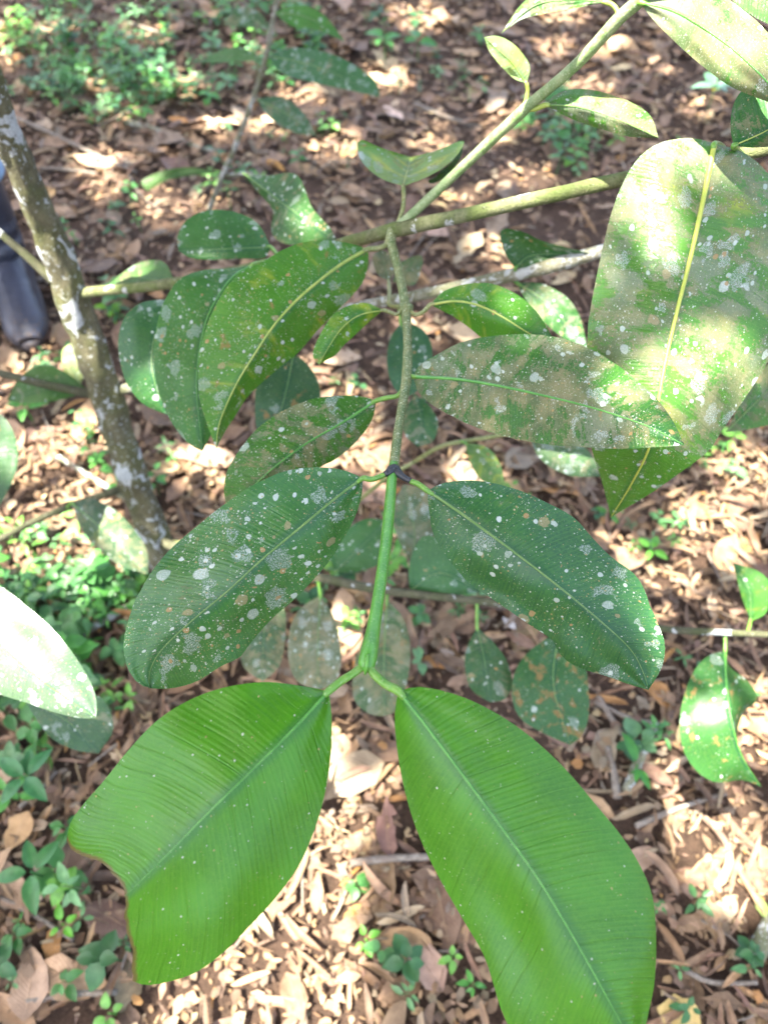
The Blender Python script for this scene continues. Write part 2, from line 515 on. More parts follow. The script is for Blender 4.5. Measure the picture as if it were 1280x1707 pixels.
def rubber_material():
    N = NT('boot_rubber')
    co = N.node('ShaderNodeTexCoord').outputs['Object']
    sx = N.node('ShaderNodeSeparateXYZ'); N.put(sx.inputs[0], co)
    n1, n2 = N.noise(co, 20, 4), N.noise(co, 140, 4, 0.7)
    col = N.mix(N.step(n1, 0.3, 0.7), (0.020, 0.022, 0.032), (0.036, 0.039, 0.054))
    mud = N.math('ADD', N.math('MULTIPLY', n2, 0.7), N.math('MULTIPLY', N.math('SUBTRACT', 0.06, sx.outputs[2]), 2.2))
    mm = N.step(mud, 0.36, 0.48)
    col = N.mix(N.math('MULTIPLY', mm, 0.8), col, (0.085, 0.058, 0.038))
    fold = N.math('SINE', N.math('MULTIPLY_ADD', sx.outputs[2], 130.0, N.math('MULTIPLY', N.noise(co, 14, 2), 9.0)))
    fold = N.math('MULTIPLY', fold, N.math('SUBTRACT', 1.0, N.step(N.math('ABSOLUTE', N.math('SUBTRACT', sx.outputs[2], 0.13)), 0.02, 0.09)))
    nb = N.bump(N.math('ADD', fold, N.math('MULTIPLY', n2, 0.3)), 0.8, 0.004)
    return N.end(N.bsdf(col, N.math('MULTIPLY_ADD', mm, 0.35, 0.42), 0.5, nb))


M_leaf = leaf_material()
M_bark = bark_material('mossy_bark', (0.062, 0.056, 0.030), (0.14, 0.125, 0.070), (0.080, 0.085, 0.028), 0.075, 1.5, (0.40, 0.42, 0.40))
M_branch = bark_material('mossy_branch', (0.085, 0.095, 0.035), (0.17, 0.175, 0.085), (0.090, 0.125, 0.028), 0.01, 2.4)
M_greybranch = bark_material('lichen_branch', (0.16, 0.15, 0.10), (0.28, 0.27, 0.20), (0.11, 0.12, 0.05), 0.08, 2.0)
M_twig_old = twig_material('old_twig', (0.065, 0.105, 0.022), (0.14, 0.155, 0.05), 0.95, 0.6)
M_twig_up = twig_material('pale_twig', (0.11, 0.175, 0.055), (0.20, 0.25, 0.11), 0.55, 0.5)
M_twig_new = twig_material('green_twig', (0.050, 0.19, 0.018), (0.075, 0.24, 0.025), 0.25, 0.33)
M_petiole = twig_material('green_petiole', (0.075, 0.20, 0.022), (0.12, 0.25, 0.03), 0.25, 0.35)
M_side = bark_material('dark_side_branch', (0.045, 0.046, 0.024), (0.10, 0.095, 0.055), (0.06, 0.07, 0.026), 0.0, 2.4)
M_petiole_old = twig_material('mossy_petiole', (0.12, 0.15, 0.035), (0.20, 0.20, 0.07), 0.6, 0.5)
M_node = twig_material('black_node', (0.008, 0.010, 0.012), (0.02, 0.022, 0.026), 0.12, 0.45)
M_rib_y = twig_material('yellow_midrib', (0.19, 0.28, 0.04), (0.27, 0.32, 0.06), 0.15, 0.4)
M_rib_big = twig_material('bright_midrib', (0.30, 0.36, 0.045), (0.38, 0.41, 0.06), 0.15, 0.4)
M_rib_g = twig_material('green_midrib', (0.045, 0.18, 0.022), (0.07, 0.23, 0.03), 0.1, 0.35)
M_rib_d = twig_material('dull_midrib', (0.07, 0.16, 0.03), (0.11, 0.20, 0.045), 0.2, 0.45)
M_litter = litter_material('dry_litter', False)
M_litter_o = litter_material('dry_leaf', True)
M_herb = herb_material('herb_green', False)
M_herb_o = herb_material('herb_leaf', True)
M_soil = soil_material()
M_stick = bark_material('grey_stick', (0.13, 0.105, 0.08), (0.27, 0.235, 0.19), (0.17, 0.13, 0.10), -0.03, 2.0)
M_rubber = rubber_material()
M_denim = plain_material('blue_cloth', (0.035, 0.075, 0.17), (0.06, 0.12, 0.24), 60, 0.8, 0.2)
M_band = plain_material('pale_blue_cloth', (0.20, 0.30, 0.42), (0.28, 0.38, 0.50), 60, 0.8, 0.2)
M_skin = plain_material('skin', (0.30, 0.17, 0.11), (0.38, 0.22, 0.15), 30, 0.5)
M_hair = plain_material('hair', (0.012, 0.009, 0.007), (0.03, 0.02, 0.015), 80, 0.5)
M_shirt = plain_material('shirt_cloth', (0.25, 0.25, 0.24), (0.32, 0.32, 0.30), 50, 0.8, 0.2)

# ------------------------------------------------------------------ ground
gx = np.concatenate([np.linspace(-60, -3.2, 16)[:-1], np.linspace(-3.2, 3.2, 100), np.linspace(3.2, 60, 16)[1:]])
gy = np.concatenate([np.linspace(-58, -1.0, 14)[:-1], np.linspace(-1.0, 5.2, 100), np.linspace(5.2, 62, 16)[1:]])
gv = [(x, y, hgt(x, y)) for y in gy for x in gx]
nx = len(gx)
gf = [(j * nx + i, j * nx + i + 1, (j + 1) * nx + i + 1, (j + 1) * nx + i) for j in range(len(gy) - 1) for i in range(nx - 1)]
ground = link('ground', mesh('ground', gv, gf, [M_soil]))
tag(ground, kind='structure')

# ------------------------------------------------------------------ the young tree: trunk, branches, twigs
B = at(284, 965, 1.43)
tree = empty('young_tree', (B.x, B.y, hgt(B.x, B.y)))
tag(tree, 'young tree with lichen-spotted trunk on the left and leafy branch reaching across the picture', 'tree')


def px_tube(name, pts, mat, n=24, ring=10, rough=0.0, seed=0, parent=None, flat=1.0):
    P = [at(*p[:3]) for p in pts]
    me = tube(P, [p[3] / 1000 for p in pts], n, ring, rough, flat, seed, name, [mat])
    return link(name, me, tree if parent is None else parent)


px_tube('trunk', [(304, 1020, 1.475, 33), (288, 975, 1.445, 29), (264, 905, 1.39, 26.5), (230, 812, 1.31, 25), (195, 711, 1.235, 24), (163, 612, 1.165, 24.5), (132, 528, 1.105, 23),
                  (88, 402, 1.02, 20), (44, 301, 0.945, 18), (13, 225, 0.89, 16), (-10, 150, 0.84, 13.5), (-70, -40, 0.74, 11), (-110, -200, 0.66, 9)], M_bark, 130, 30, 0.24, 3)
px_tube('branch', [(128, 489, 1.085, 9.5), (160, 486, 1.06, 7.2), (290, 472, 0.97, 6.8), (450, 440, 0.86, 6.6), (590, 402, 0.765, 6.6), (660, 383, 0.72, 6.8), (760, 362, 0.68, 6.2),
                   (900, 330, 0.645, 5.9), (1040, 298, 0.62, 5.6), (1180, 268, 0.60, 5.2), (1280, 248, 0.585, 4.8), (1420, 215, 0.56, 4)], M_branch, 80, 12, 0.10, 1)
px_tube('branch', [(655, 386, 0.722, 4.6), (700, 345, 0.70, 4.3), (780, 270, 0.66, 4.3), (868, 188, 0.612, 4.6), (880, 176, 0.606, 4.2), (960, 108, 0.565, 4.1), (1032, 30, 0.53, 4.4),
                   (1066, 0, 0.517, 4.6), (1120, -60, 0.49, 4.0)], M_twig_up, 60, 12, 0.05, 5)
px_tube('twig', [(654, 384, 0.72, 5.0), (652, 405, 0.715, 4.6), (663, 445, 0.70, 4.0), (674, 500, 0.672, 4.2), (676, 520, 0.664, 4.6), (679, 560, 0.64, 3.5), (678, 625, 0.605, 4.0),
                 (674, 655, 0.59, 3.7), (664, 715, 0.555, 3.3), (656, 780, 0.52, 3.6)], M_twig_old, 70, 12, 0.09, 9)
tw = px_tube('twig', [(656, 772, 0.521, 3.0), (653, 800, 0.512, 3.3), (648, 860, 0.485, 3.6), (640, 930, 0.455, 3.4), (630, 1000, 0.43, 3.4), (622, 1050, 0.413, 3.8), (615, 1090, 0.40, 4.6), (610, 1112, 0.396, 4.3), (609, 1119, 0.395, 2.6)], M_twig_new, 60, 14, 0.02)
tag(tw, 'smooth bright green shoot ending in a pair of new leaves')
bd = px_tube('bud', [(613, 1092, .3945, 1.2), (611, 1106, .3905, 1.9), (609, 1119, .392, 1.3), (608, 1126, .394, .3)], M_twig_new, 12, 8, 0.05, 3, flat=.6)
tag(bd, 'pale pointed bud between the two new leaf stalks')
nd = px_tube('node_collar', [(641, 791, 0.5125, 2.0), (646, 788, 0.513, 2.5), (652, 784, 0.515, 3.4), (657, 782, 0.517, 3.7), (662, 787, 0.515, 3.4), (670, 794, 0.5125, 2.4), (684, 802, 0.511, 1.98)], M_node, 20, 10, 0.1)
tag(nd, 'blackened leaf node on the shoot')
px_tube('node_collar', [(668, 516, 0.66, 3.6), (677, 513, 0.662, 5.4), (686, 514, 0.66, 3.6)], M_twig_old, 12, 10, 0.1)
# lower and side branches
px_tube('branch', [(-60, 330, 1.02, 4.5), (0, 388, 1.03, 5), (40, 422, 1.04, 5.5), (92, 470, 1.06, 7)], M_side, 24, 10, 0.1, 2)
px_tube('branch', [(-90, 600, 1.13, 4.5), (0, 622, 1.15, 5.5), (80, 642, 1.17, 6), (178, 662, 1.205, 7.5)], M_side, 24, 10, 0.1, 4)
px_tube('branch', [(-120, 955, 1.16, 4), (0, 898, 1.20, 5), (90, 855, 1.25, 5.5), (228, 806, 1.31, 7.5)], M_side, 30, 10, 0.1, 6)
px_tube('branch', [(230, 640, 1.18, 8), (205, 650, 1.19, 8), (300, 620, 1.12, 7), (420, 570, 1.04, 6.5), (560, 520, 0.99, 6), (700, 492, 0.95, 7), (830, 464, 0.92, 8), (930, 440, 0.89, 8), (1000, 419, 0.87, 7.5), (1150, 380, 0.83, 6), (1300, 330, 0.8, 5)][1:], M_greybranch, 60, 10, 0.14, 8)
px_tube('branch', [(262, 900, 1.385, 9), (330, 925, 1.30, 8), (430, 945, 1.20, 7.5), (530, 962, 1.12, 7), (640, 984, 1.07, 6.2), (830, 1006, 1.03, 5.2), (980, 1030, 1.0, 4.6), (1110, 1049, 0.98, 4.4), (1200, 1054, 0.96, 4.2), (1330, 1060, 0.94, 3.6)], M_side, 70, 10, 0.12, 11)
px_tube('twig', [(690, 770, 1.12, 3.0), (735, 744, 1.06, 3.2), (790, 733, 1.03, 3.0), (850, 722, 1.0, 2.8), (930, 700, 0.97, 2.4)], M_petiole_old, 24, 8, 0.1, 12)
px_tube('twig', [(690, 770, 1.12, 3.0), (640, 800, 1.16, 3.4), (560, 860, 1.25, 4), (440, 905, 1.32, 4.5), (270, 905, 1.395, 5)], M_petiole_old, 24, 8, 0.1, 13)

# ------------------------------------------------------------------ its leaves, traced singly and given their own depth
OUTLINES = []


def leaf(L, Rr, Mid, d, tilt=(0.0, 0.0), tint=(0.03, 0.12, 0.02), crust=0.0, spots=0.3, dots=0.4, rust=0.0, yellow=0.0, gloss=0.34,
         rib=None, pet=None, petmat=None, end=None, nt=30, ns=8, label=None, wav=0.0025, parent=None, ribw=1.3, petw=2.2, cup=0.0, nick=0.10, spec=0.27, tip_shade=0.0, bitten=0.0):
    """L, Rr: the two edges from base to tip, Mid: the midrib; d: depths along the midrib; tilt: extra depth of each edge"""
    parent = parent or tree
    OUTLINES.append(np.array(list(L) + list(end or []) + list(Rr)[::-1], dtype=float))
    nt1 = nt + 1
    Lp, Rp, Mp = smooth_path(L, nt1), smooth_path(Rr, nt1), smooth_path(Mid, nt1)
    dd = np.interp(np.linspace(0, 1, nt1), np.linspace(0, 1, len(d)), d)
    if len(d) > 2:
        for _ in range(3): dd[1:-1] = (dd[:-2] + 2 * dd[1:-1] + dd[2:]) / 4
    S_ = np.linspace(-1, 1, 2 * ns + 1)
    sd = random.random() * 50
    V = np.zeros((nt1, 2 * ns + 1, 3)); PX = np.zeros((nt1, 2 * ns + 1, 2))
    if end is not None:
        endp = smooth_path(end, 2 * ns + 1)
    for i in range(nt1):
        t = i / nt
        w = math.sin(math.pi * min(1, t * 1.0)) ** 0.6 if end is None else min(1, math.sin(math.pi * min(t, .5)) ** 0.6)
        for j, s in enumerate(S_):
            a = abs(s)
            e = Lp[i] if s < 0 else Rp[i]
            q = Mp[i] * (1 - a) + e * a
            if nick and a > .8 and .06 < t < .97:
                nk = mnoise.noise(Vector((t * 9, s * .5, sd))) * .5 + mnoise.noise(Vector((t * 31, s * .5, sd + 9))) * .35
                q = q + (Mp[i] - q) * (max(0.0, nk - .18) * nick * (a - .8) / .2 + .004 * mnoise.noise(Vector((t * 60, s, sd))))
            if end is not None:
                k = t ** 3
                lin = Mp[-1] * (1 - a) + (Lp[-1] if s < 0 else Rp[-1]) * a
                q = q + k * (endp[j] - lin)
                if t > .9: q = q + (t - .9) / .1 * 3.4 * np.array([mnoise.noise(Vector((s * 9, 1, sd))) + .6 * mnoise.noise(Vector((s * 25, 3, sd))), mnoise.noise(Vector((s * 9, 8, sd)))])
            dep = dd[i] + (tilt[0] if s < 0 else tilt[1]) * (a ** 1.3) * w + cup * (a * a) * w
            dep += wav * w * a * mnoise.noise(Vector((s * 1.7 + sd, t * 5.5, sd))) * 2.2
            dep += wav * 0.5 * mnoise.noise(Vector((s * 2.5, t * 4 + sd, 3)))
            PX[i, j] = q
            V[i, j] = at(q[0], q[1], dep)
    # metric coordinates on the blade
    m = ns
    yl = np.concatenate([[0], np.cumsum(np.linalg.norm(np.diff(V[:, m], axis=0), axis=1))])
    off = np.array([random.random() * 7, random.random() * 7])
    met = np.zeros((nt1, 2 * ns + 1, 2)); vei = np.zeros_like(met); stt = np.zeros_like(met)
    for i in range(nt1):
        xr = np.concatenate([[0], np.cumsum(np.linalg.norm(np.diff(V[i, m:], axis=0), axis=1))])
        xl = np.concatenate([[0], np.cumsum(np.linalg.norm(np.diff(V[i, m::-1], axis=0), axis=1))])
        x = np.concatenate([-xl[::-1], xr[1:]])
        met[i, :, 0] = x + off[0]; met[i, :, 1] = yl[i] + off[1]
        vei[i, :, 0] = yl[i] - 0.36 * np.abs(x) + off[0]; vei[i, :, 1] = np.abs(x)
        stt[i, :, 0] = (S_ + 1) / 2; stt[i, :, 1] = i / nt
    nj = 2 * ns + 1
    faces = [(i * nj + j, (i + 1) * nj + j, (i + 1) * nj + j + 1, i * nj + j + 1) for i in range(nt) for j in range(nj - 1)]
    me = mesh('leaf', V.reshape(-1, 3), faces, [M_leaf], uvs={'metric': met.reshape(-1, 2), 'vein': vei.reshape(-1, 2), 'st': stt.reshape(-1, 2)})
    o = link('leaf', me, parent)
    o['tint'] = tuple(float(x) for x in tint)
    o['crust'], o['spots'], o['dots'], o['rust'], o['yellow'], o['gloss'], o['spec'] = float(crust), float(spots), float(dots), float(rust), float(yellow), float(gloss), float(spec)
    o['tip_shade'], o['bitten'] = float(tip_shade), float(bitten)
    if label: o['label'] = label
    length = yl[-1]
    rw = ribw / 1000 * min(1.0, length / 0.17)
    nr = max(12, nt)
    rp = smooth_path(V[:, m], nr)
    k = nr - 1
    rad = [rw * (1 - 0.8 * (i / k)) for i in range(nr)]
    rm = tube([Vector(p) for p in rp], rad, nr, 8, 0, 1.0, 0, 'midrib', [rib or M_rib_d])
    link('midrib', rm, o)
    if pet:
        pts = [at(*p) for p in pet] + [at(Mid[0][0], Mid[0][1], d[0]), Vector(V[1, m])]
        pr = [petw / 1000] * (len(pts) - 1) + [petw / 1000 * 0.62]
        link('petiole', tube(pts, pr, 18, 9, 0.05, 1.0, 3, 'petiole', [petmat or M_petiole]), o)
    return o


BRIGHT = (0.048, 0.208, 0.004)
MIDG = (0.028, 0.125, 0.026)
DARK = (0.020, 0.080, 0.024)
# the two new leaves at the tip
leaf([(548, 1152), (500, 1143), (440, 1137), (370, 1147), (310, 1170), (260, 1203), (215, 1250), (175, 1300), (140, 1340), (118, 1372), (112, 1400)],
     [(548, 1152), (553, 1200), (550, 1270), (535, 1350), (505, 1430), (465, 1490), (415, 1545), (370, 1590), (325, 1622), (275, 1638), (243, 1642), (222, 1635)],
     [(548, 1152), (490, 1215), (420, 1285), (350, 1355), (280, 1430), (210, 1505)], (0.388, 0.372, 0.362, 0.362, 0.37), tilt=(0.020, 0.018), tint=BRIGHT, spots=0.0, dots=0.13, gloss=0.27,
     rib=M_rib_g, pet=[(606, 1110, 0.396), (590, 1122, 0.394), (568, 1136, 0.391)],
     end=[(112, 1400), (122, 1418), (150, 1430), (172, 1440), (190, 1458), (205, 1478), (210, 1505), (208, 1525), (213, 1555), (222, 1585), (221, 1612), (222, 1635)],
     nt=44, ns=16, label='glossy bright green new leaf with its tip bitten off', bitten=1.0, wav=0.003, petw=2.1, ribw=1.0, nick=0, spec=0.42)
leaf([(664, 1152), (658, 1190), (662, 1250), (675, 1320), (697, 1390), (730, 1460), (770, 1530), (805, 1590), (822, 1640), (838, 1690), (870, 1745), (940, 1795), (1010, 1815), (1085, 1810)],
     [(664, 1152), (700, 1145), (760, 1158), (820, 1185), (880, 1225), (940, 1280), (1000, 1350), (1040, 1400), (1070, 1450), (1088, 1500), (1093, 1570), (1090, 1640), (1080, 1690), (1072, 1740), (1085, 1810)],
     [(664, 1152), (710, 1210), (770, 1290), (840, 1385), (900, 1470), (960, 1570), (1010, 1660), (1037, 1710), (1085, 1810)], (0.386, 0.372, 0.362, 0.357, 0.365), tilt=(0.024, 0.014), tint=(0.048, 0.200, 0.008), spots=0.0, dots=0.11, gloss=0.29,
     rib=M_rib_g, pet=[(613, 1108, 0.396), (624, 1124, 0.394), (642, 1140, 0.391)], nt=48, ns=16, label='large glossy bright green new leaf with whole smooth edge', wav=0.003, petw=2.3, ribw=1.0, nick=0, spec=0.42)
# second pair
leaf([(605, 797), (570, 783), (520, 779), (470, 787), (420, 810), (375, 840), (325, 880), (280, 920), (245, 965), (222, 1010), (208, 1060), (207, 1090), (215, 1118), (232, 1140), (255, 1148)],
     [(605, 797), (602, 830), (588, 870), (560, 920), (530, 958), (490, 1000), (460, 1025), (432, 1055), (412, 1080), (400, 1096), (370, 1110), (330, 1135), (290, 1147), (255, 1148)],
     [(605, 797), (560, 830), (500, 880), (440, 930), (380, 985), (320, 1035), (270, 1083), (250, 1120), (250, 1147)], (0.508, 0.485, 0.475, 0.475, 0.49), tilt=(0.004, 0.022), tint=(0.024, 0.125, 0.028), crust=0.36, spots=1.5, dots=1.2, rust=0.25,
     rib=M_rib_d, pet=[(650, 786, 0.514), (632, 795, 0.512), (618, 799, 0.51)], nt=40, ns=14, wav=0.004, petw=1.9, ribw=1.0, spec=0.5, gloss=0.30)
leaf([(712, 818), (715, 850), (722, 890), (745, 930), (785, 975), (830, 1005), (880, 1040), (918, 1066), (935, 1095), (970, 1115), (1010, 1127), (1045, 1140), (1080, 1150)],
     [(712, 818), (740, 805), (790, 801), (850, 812), (905, 835), (955, 862), (990, 900), (1020, 930), (1055, 955), (1075, 985), (1092, 1030), (1106, 1065), (1107, 1095), (1098, 1122), (1080, 1150)],
     [(712, 818), (760, 850), (820, 893), (880, 938), (940, 985), (1000, 1035), (1050, 1082), (1072, 1122), (1080, 1150)], (0.508, 0.492, 0.484, 0.484, 0.50), tilt=(0.018, 0.012), tint=(0.020, 0.105, 0.036), crust=0.30, spots=0.8, dots=0.7, rust=0.12,
     rib=M_rib_d, pet=[(662, 788, 0.514), (682, 801, 0.512), (697, 807, 0.51)], nt=40, ns=14, wav=0.005, petw=1.9, gloss=0.32, ribw=1.0, spec=0.40)
# third pair
leaf([(627, 668), (600, 660), (560, 660), (520, 665), (480, 680), (440, 705), (410, 735), (385, 770), (375, 800), (374, 825), (382, 865)],
     [(627, 668), (620, 700), (595, 735), (560, 765), (520, 785), (470, 805), (420, 835), (382, 865)],
     [(627, 668), (570, 705), (510, 740), (450, 785), (410, 825), (382, 865)], (0.60, 0.585, 0.575, 0.60), tilt=(0.012, 0.012), tint=(0.028, 0.12, 0.012), crust=0.55, spots=0.6, dots=0.9, rust=0.15,
     rib=M_rib_g, pet=[(672, 648, 0.597), (662, 660, 0.597), (645, 663, 0.599)], nt=30, ns=10, petw=1.9)
leaf([(688, 628), (700, 608), (730, 590), (770, 570), (820, 560), (880, 557), (940, 565), (1000, 590), (1050, 625), (1090, 660), (1120, 700), (1140, 742)],
     [(688, 628), (702, 660), (745, 690), (800, 715), (860, 732), (920, 742), (980, 746), (1040, 748), (1090, 746), (1140, 742)],
     [(688, 628), (760, 632), (830, 643), (900, 658), (970, 675), (1030, 693), (1090, 715), (1140, 742)], (0.603, 0.56, 0.525, 0.50, 0.49), tilt=(0.020, 0.004), tint=(0.024, 0.105, 0.018), crust=0.62, spots=0.75, dots=1.0, rust=0.35,
     rib=M_rib_g, pet=[(679, 628, 0.605)], nt=40, ns=14, petw=2.0, ribw=1.5)
# the upper fans of leaves
leaf([(613, 415), (580, 405), (530, 400), (480, 412), (440, 435), (400, 455), (370, 490), (350, 530), (337, 570), (331, 610), (332, 660), (340, 690), (350, 720), (361, 748)],
     [(613, 415), (614, 440), (605, 470), (585, 495), (560, 520), (530, 550), (500, 585), (470, 610), (440, 635), (410, 665), (395, 690), (375, 720), (361, 748)],
     [(613, 415), (570, 440), (530, 470), (490, 505), (455, 545), (425, 590), (400, 630), (380, 670), (365, 710), (361, 748)], (0.708, 0.675, 0.66, 0.665, 0.69), tilt=(0.006, 0.03), tint=(0.045, 0.165, 0.014), crust=0.32, spots=0.7, dots=1.1, rust=0.42, yellow=0.36,
     rib=M_rib_y, pet=[(648, 392, 0.718), (643, 408, 0.714), (628, 414, 0.711)], petmat=M_petiole_old, nt=36, ns=12, petw=2.4, ribw=1.7)
leaf([(425, 440), (385, 447), (340, 450), (300, 465), (275, 500), (262, 540), (256, 580), (258, 620), (270, 670), (290, 710), (315, 740), (338, 752)],
     [(425, 440), (428, 480), (420, 540), (405, 600), (385, 660), (360, 710), (338, 752)],
     [(425, 440), (385, 465), (350, 520), (334, 580), (328, 650), (338, 752)], (0.77, 0.73, 0.72, 0.74), tilt=(0.012, 0.02), tint=(0.030, 0.125, 0.024), crust=0.34, spots=0.8, dots=1.0, rust=0.2, yellow=0.15, rib=M_rib_g, nt=30, ns=10, pet=[(470, 434, 0.845), (445, 436, 0.80)], petw=2.4)
leaf([(290, 500), (262, 500), (235, 505), (210, 525), (198, 560), (200, 600), (212, 640), (235, 670), (262, 685), (282, 692)],
     [(290, 500), (312, 540), (318, 600), (310, 650), (282, 692)],
     [(290, 500), (262, 550), (253, 600), (262, 650), (282, 692)], (0.86, 0.83, 0.82, 0.84), tilt=(0.014, 0.014), tint=(0.018, 0.085, 0.03), crust=0.2, spots=0.7, dots=0.5, rust=0.25, nt=24, ns=8, pet=[(330, 463, 0.945), (305, 480, 0.89)], petw=2.4)
# small leaves on the old twig
leaf([(640, 517), (610, 505), (580, 510), (555, 525), (535, 555), (522, 585), (524, 600), (532, 608)],
     [(640, 517), (625, 528), (606, 545), (590, 560), (572, 577), (560, 592), (545, 600), (532, 608)],
     [(640, 517), (600, 525), (572, 545), (550, 575), (532, 608)], (0.65, 0.635, 0.64), tilt=(0.0, 0.015), tint=(0.05, 0.18, 0.014), crust=0.3, spots=0.6, dots=0.8, rust=0.1, yellow=0.5, rib=M_rib_y,
     pet=[(670, 516, 0.662), (662, 524, 0.658), (651, 521, 0.654)], petmat=M_petiole_old, nt=24, ns=8, petw=1.6)
leaf([(717, 508), (740, 485), (780, 473), (820, 473), (860, 490), (890, 515), (908, 540), (922, 565), (940, 590)],
     [(717, 508), (750, 525), (780, 545), (810, 568), (850, 585), (900, 595), (940, 590)],
     [(717, 508), (760, 502), (800, 510), (840, 530), (880, 555), (940, 590)], (0.65, 0.63, 0.62, 0.63), tilt=(0.012, 0.018), tint=(0.048, 0.18, 0.016), crust=0.36, spots=0.4, dots=0.6, rust=0.2, yellow=0.42, rib=M_rib_y,
     pet=[(682, 514, 0.662), (690, 524, 0.66), (704, 521, 0.655)], petmat=M_petiole_old, nt=28, ns=10, petw=1.8, ribw=1.6)
leaf([(672, 310), (640, 300), (613, 281), (597, 257), (600, 233), (640, 248), (686, 262)], [(672, 310), (705, 298), (738, 280), (762, 258), (772, 234), (730, 250), (686, 262)],
     [(672, 310), (678, 288), (686, 262)], (0.70, 0.735, 0.775), tilt=(-0.035, -0.03), tint=(0.11, 0.24, 0.04), crust=0.42, spots=0.8, dots=0.8, yellow=0.5, rib=M_rib_y,
     pet=[(660, 378, 0.718), (671, 350, 0.712), (673, 328, 0.705)], petmat=M_petiole_old, nt=24, ns=8, petw=2.0, label='small leaf folded along its midrib into a V')
leaf([(735, 284), (726, 296), (712, 302), (722, 306), (748, 292)], [(735, 284), (755, 268), (771, 240), (768, 262), (748, 292)], [(735, 284), (742, 285), (748, 292)], (0.742, 0.75, 0.76), tint=(0.012, 0.03, 0.008), spots=0, dots=0.1, nt=10, ns=4)
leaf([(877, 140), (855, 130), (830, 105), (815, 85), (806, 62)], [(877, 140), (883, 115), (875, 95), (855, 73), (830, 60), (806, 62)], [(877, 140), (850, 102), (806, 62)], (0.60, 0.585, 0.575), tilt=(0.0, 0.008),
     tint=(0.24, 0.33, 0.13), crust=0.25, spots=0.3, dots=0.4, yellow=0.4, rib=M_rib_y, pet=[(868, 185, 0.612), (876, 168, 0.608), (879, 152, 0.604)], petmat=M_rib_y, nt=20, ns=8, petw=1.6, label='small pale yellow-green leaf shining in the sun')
leaf([(908, 175), (930, 155), (970, 148), (1020, 158), (1060, 175), (1085, 195), (1097, 230)], [(908, 175), (935, 190), (970, 205), (1010, 218), (1050, 228), (1097, 230)],
     [(908, 175), (960, 178), (1020, 195), (1060, 213), (1097, 230)], (0.60, 0.575, 0.565, 0.57), tilt=(0.01, 0.012), tint=(0.055, 0.17, 0.022), crust=0.60, spots=0.25, dots=0.5, yellow=0.3, rib=M_rib_d,
     pet=[(876, 182, 0.61), (892, 181, 0.606)], petmat=M_rib_y, nt=24, ns=8, petw=2.2)
leaf([(1010, 4), (960, 13), (910, 22), (870, 32), (850, 45), (835, 56)], [(1010, 4), (970, -25), (910, -22), (868, 8), (835, 56)], [(1010, 4), (950, 0), (890, 10), (835, 56)], (0.53, 0.53, 0.53, 0.55), tilt=(0, 0.01),
     tint=(0.06, 0.17, 0.025), crust=0.55, spots=0.4, dots=0.4, rib=M_rib_d, pet=[(1030, 33, 0.53), (1028, 18, 0.53), (1020, 8, 0.53)], petmat=M_rib_y, nt=24, ns=8, petw=1.7)
# the large leaves at the right
leaf([(1195, 240), (1150, 230), (1100, 238), (1065, 262), (1040, 300), (1020, 350), (1005, 410), (992, 470), (980, 540), (975, 600), (976, 660), (984, 740), (1002, 800), (1018, 862)],
     [(1195, 240), (1240, 255), (1280, 290), (1320, 360), (1335, 450), (1310, 540), (1275, 610), (1240, 665), (1203, 717), (1180, 752), (1130, 790), (1080, 825), (1018, 862)],
     [(1190, 240), (1172, 330), (1150, 430), (1125, 530), (1105, 620), (1093, 690), (1080, 750), (1050, 810), (1018, 862)], (0.545, 0.54, 0.54, 0.54, 0.54, 0.54, 0.54, 0.545, 0.555, 0.60, 0.66), tilt=(0.02, 0.014), tint=(0.055, 0.180, 0.018), crust=0.60, spots=0.6, dots=0.7, rust=0.16, yellow=0.36, spec=0.5, gloss=0.28, tip_shade=1.0,
     rib=M_rib_big, pet=[(1210, 262, 0.60), (1204, 246, 0.57)], nt=56, ns=14, ribw=2.0, wav=0.004, label='largest leaf, broad and filmed with grey-tan algae, its tip bent down')
leaf([(1066, 4), (1090, 35), (1130, 75), (1170, 110), (1210, 140), (1245, 157), (1290, 175), (1345, 205)], [(1066, 4), (1100, -40), (1160, -45), (1200, -12), (1232, 12), (1268, 42), (1305, 90), (1335, 150), (1345, 205)],
     [(1066, 4), (1130, 22), (1200, 66), (1250, 108), (1300, 160), (1345, 205)], (0.515, 0.49, 0.47, 0.48), tilt=(0.012, 0.012), tint=(0.05, 0.16, 0.03), crust=0.72, spots=0.35, dots=0.5, rust=0.05, rib=M_rib_g, nt=36, ns=12, pet=[(1060, 6, 0.52)], ribw=1.4)
leaf([(1222, 243), (1217, 215), (1220, 180), (1235, 152), (1270, 130), (1320, 120), (1380, 140)], [(1222, 243), (1260, 246), (1310, 238), (1360, 205), (1380, 140)], [(1222, 243), (1280, 216), (1330, 180), (1380, 140)], (0.535, 0.52, 0.515), tilt=(0.012, 0.012),
     tint=(0.025, 0.11, 0.03), crust=0.5, spots=0.5, dots=0.6, rib=M_rib_y, pet=[(1236, 258, 0.59), (1228, 250, 0.56)], nt=28, ns=10)
leaf([(1190, -30), (1225, 5), (1260, 30), (1310, 52), (1400, 80)], [(1190, -30), (1280, -50), (1360, -10), (1400, 80)], [(1190, -30), (1280, 0), (1400, 80)], (0.56, 0.555, 0.55), tint=(0.07, 0.17, 0.05), crust=0.5, spots=0.3, dots=0.3, nt=20, ns=8)
leaf([(1210, 720), (1250, 640), (1290, 600), (1340, 590)], [(1210, 720), (1250, 715), (1310, 690), (1340, 590)], [(1210, 720), (1270, 660), (1340, 590)], (0.75, 0.74, 0.73), tint=(0.05, 0.16, 0.03), crust=0.6, spots=0.4, dots=0.4, nt=20, ns=8)

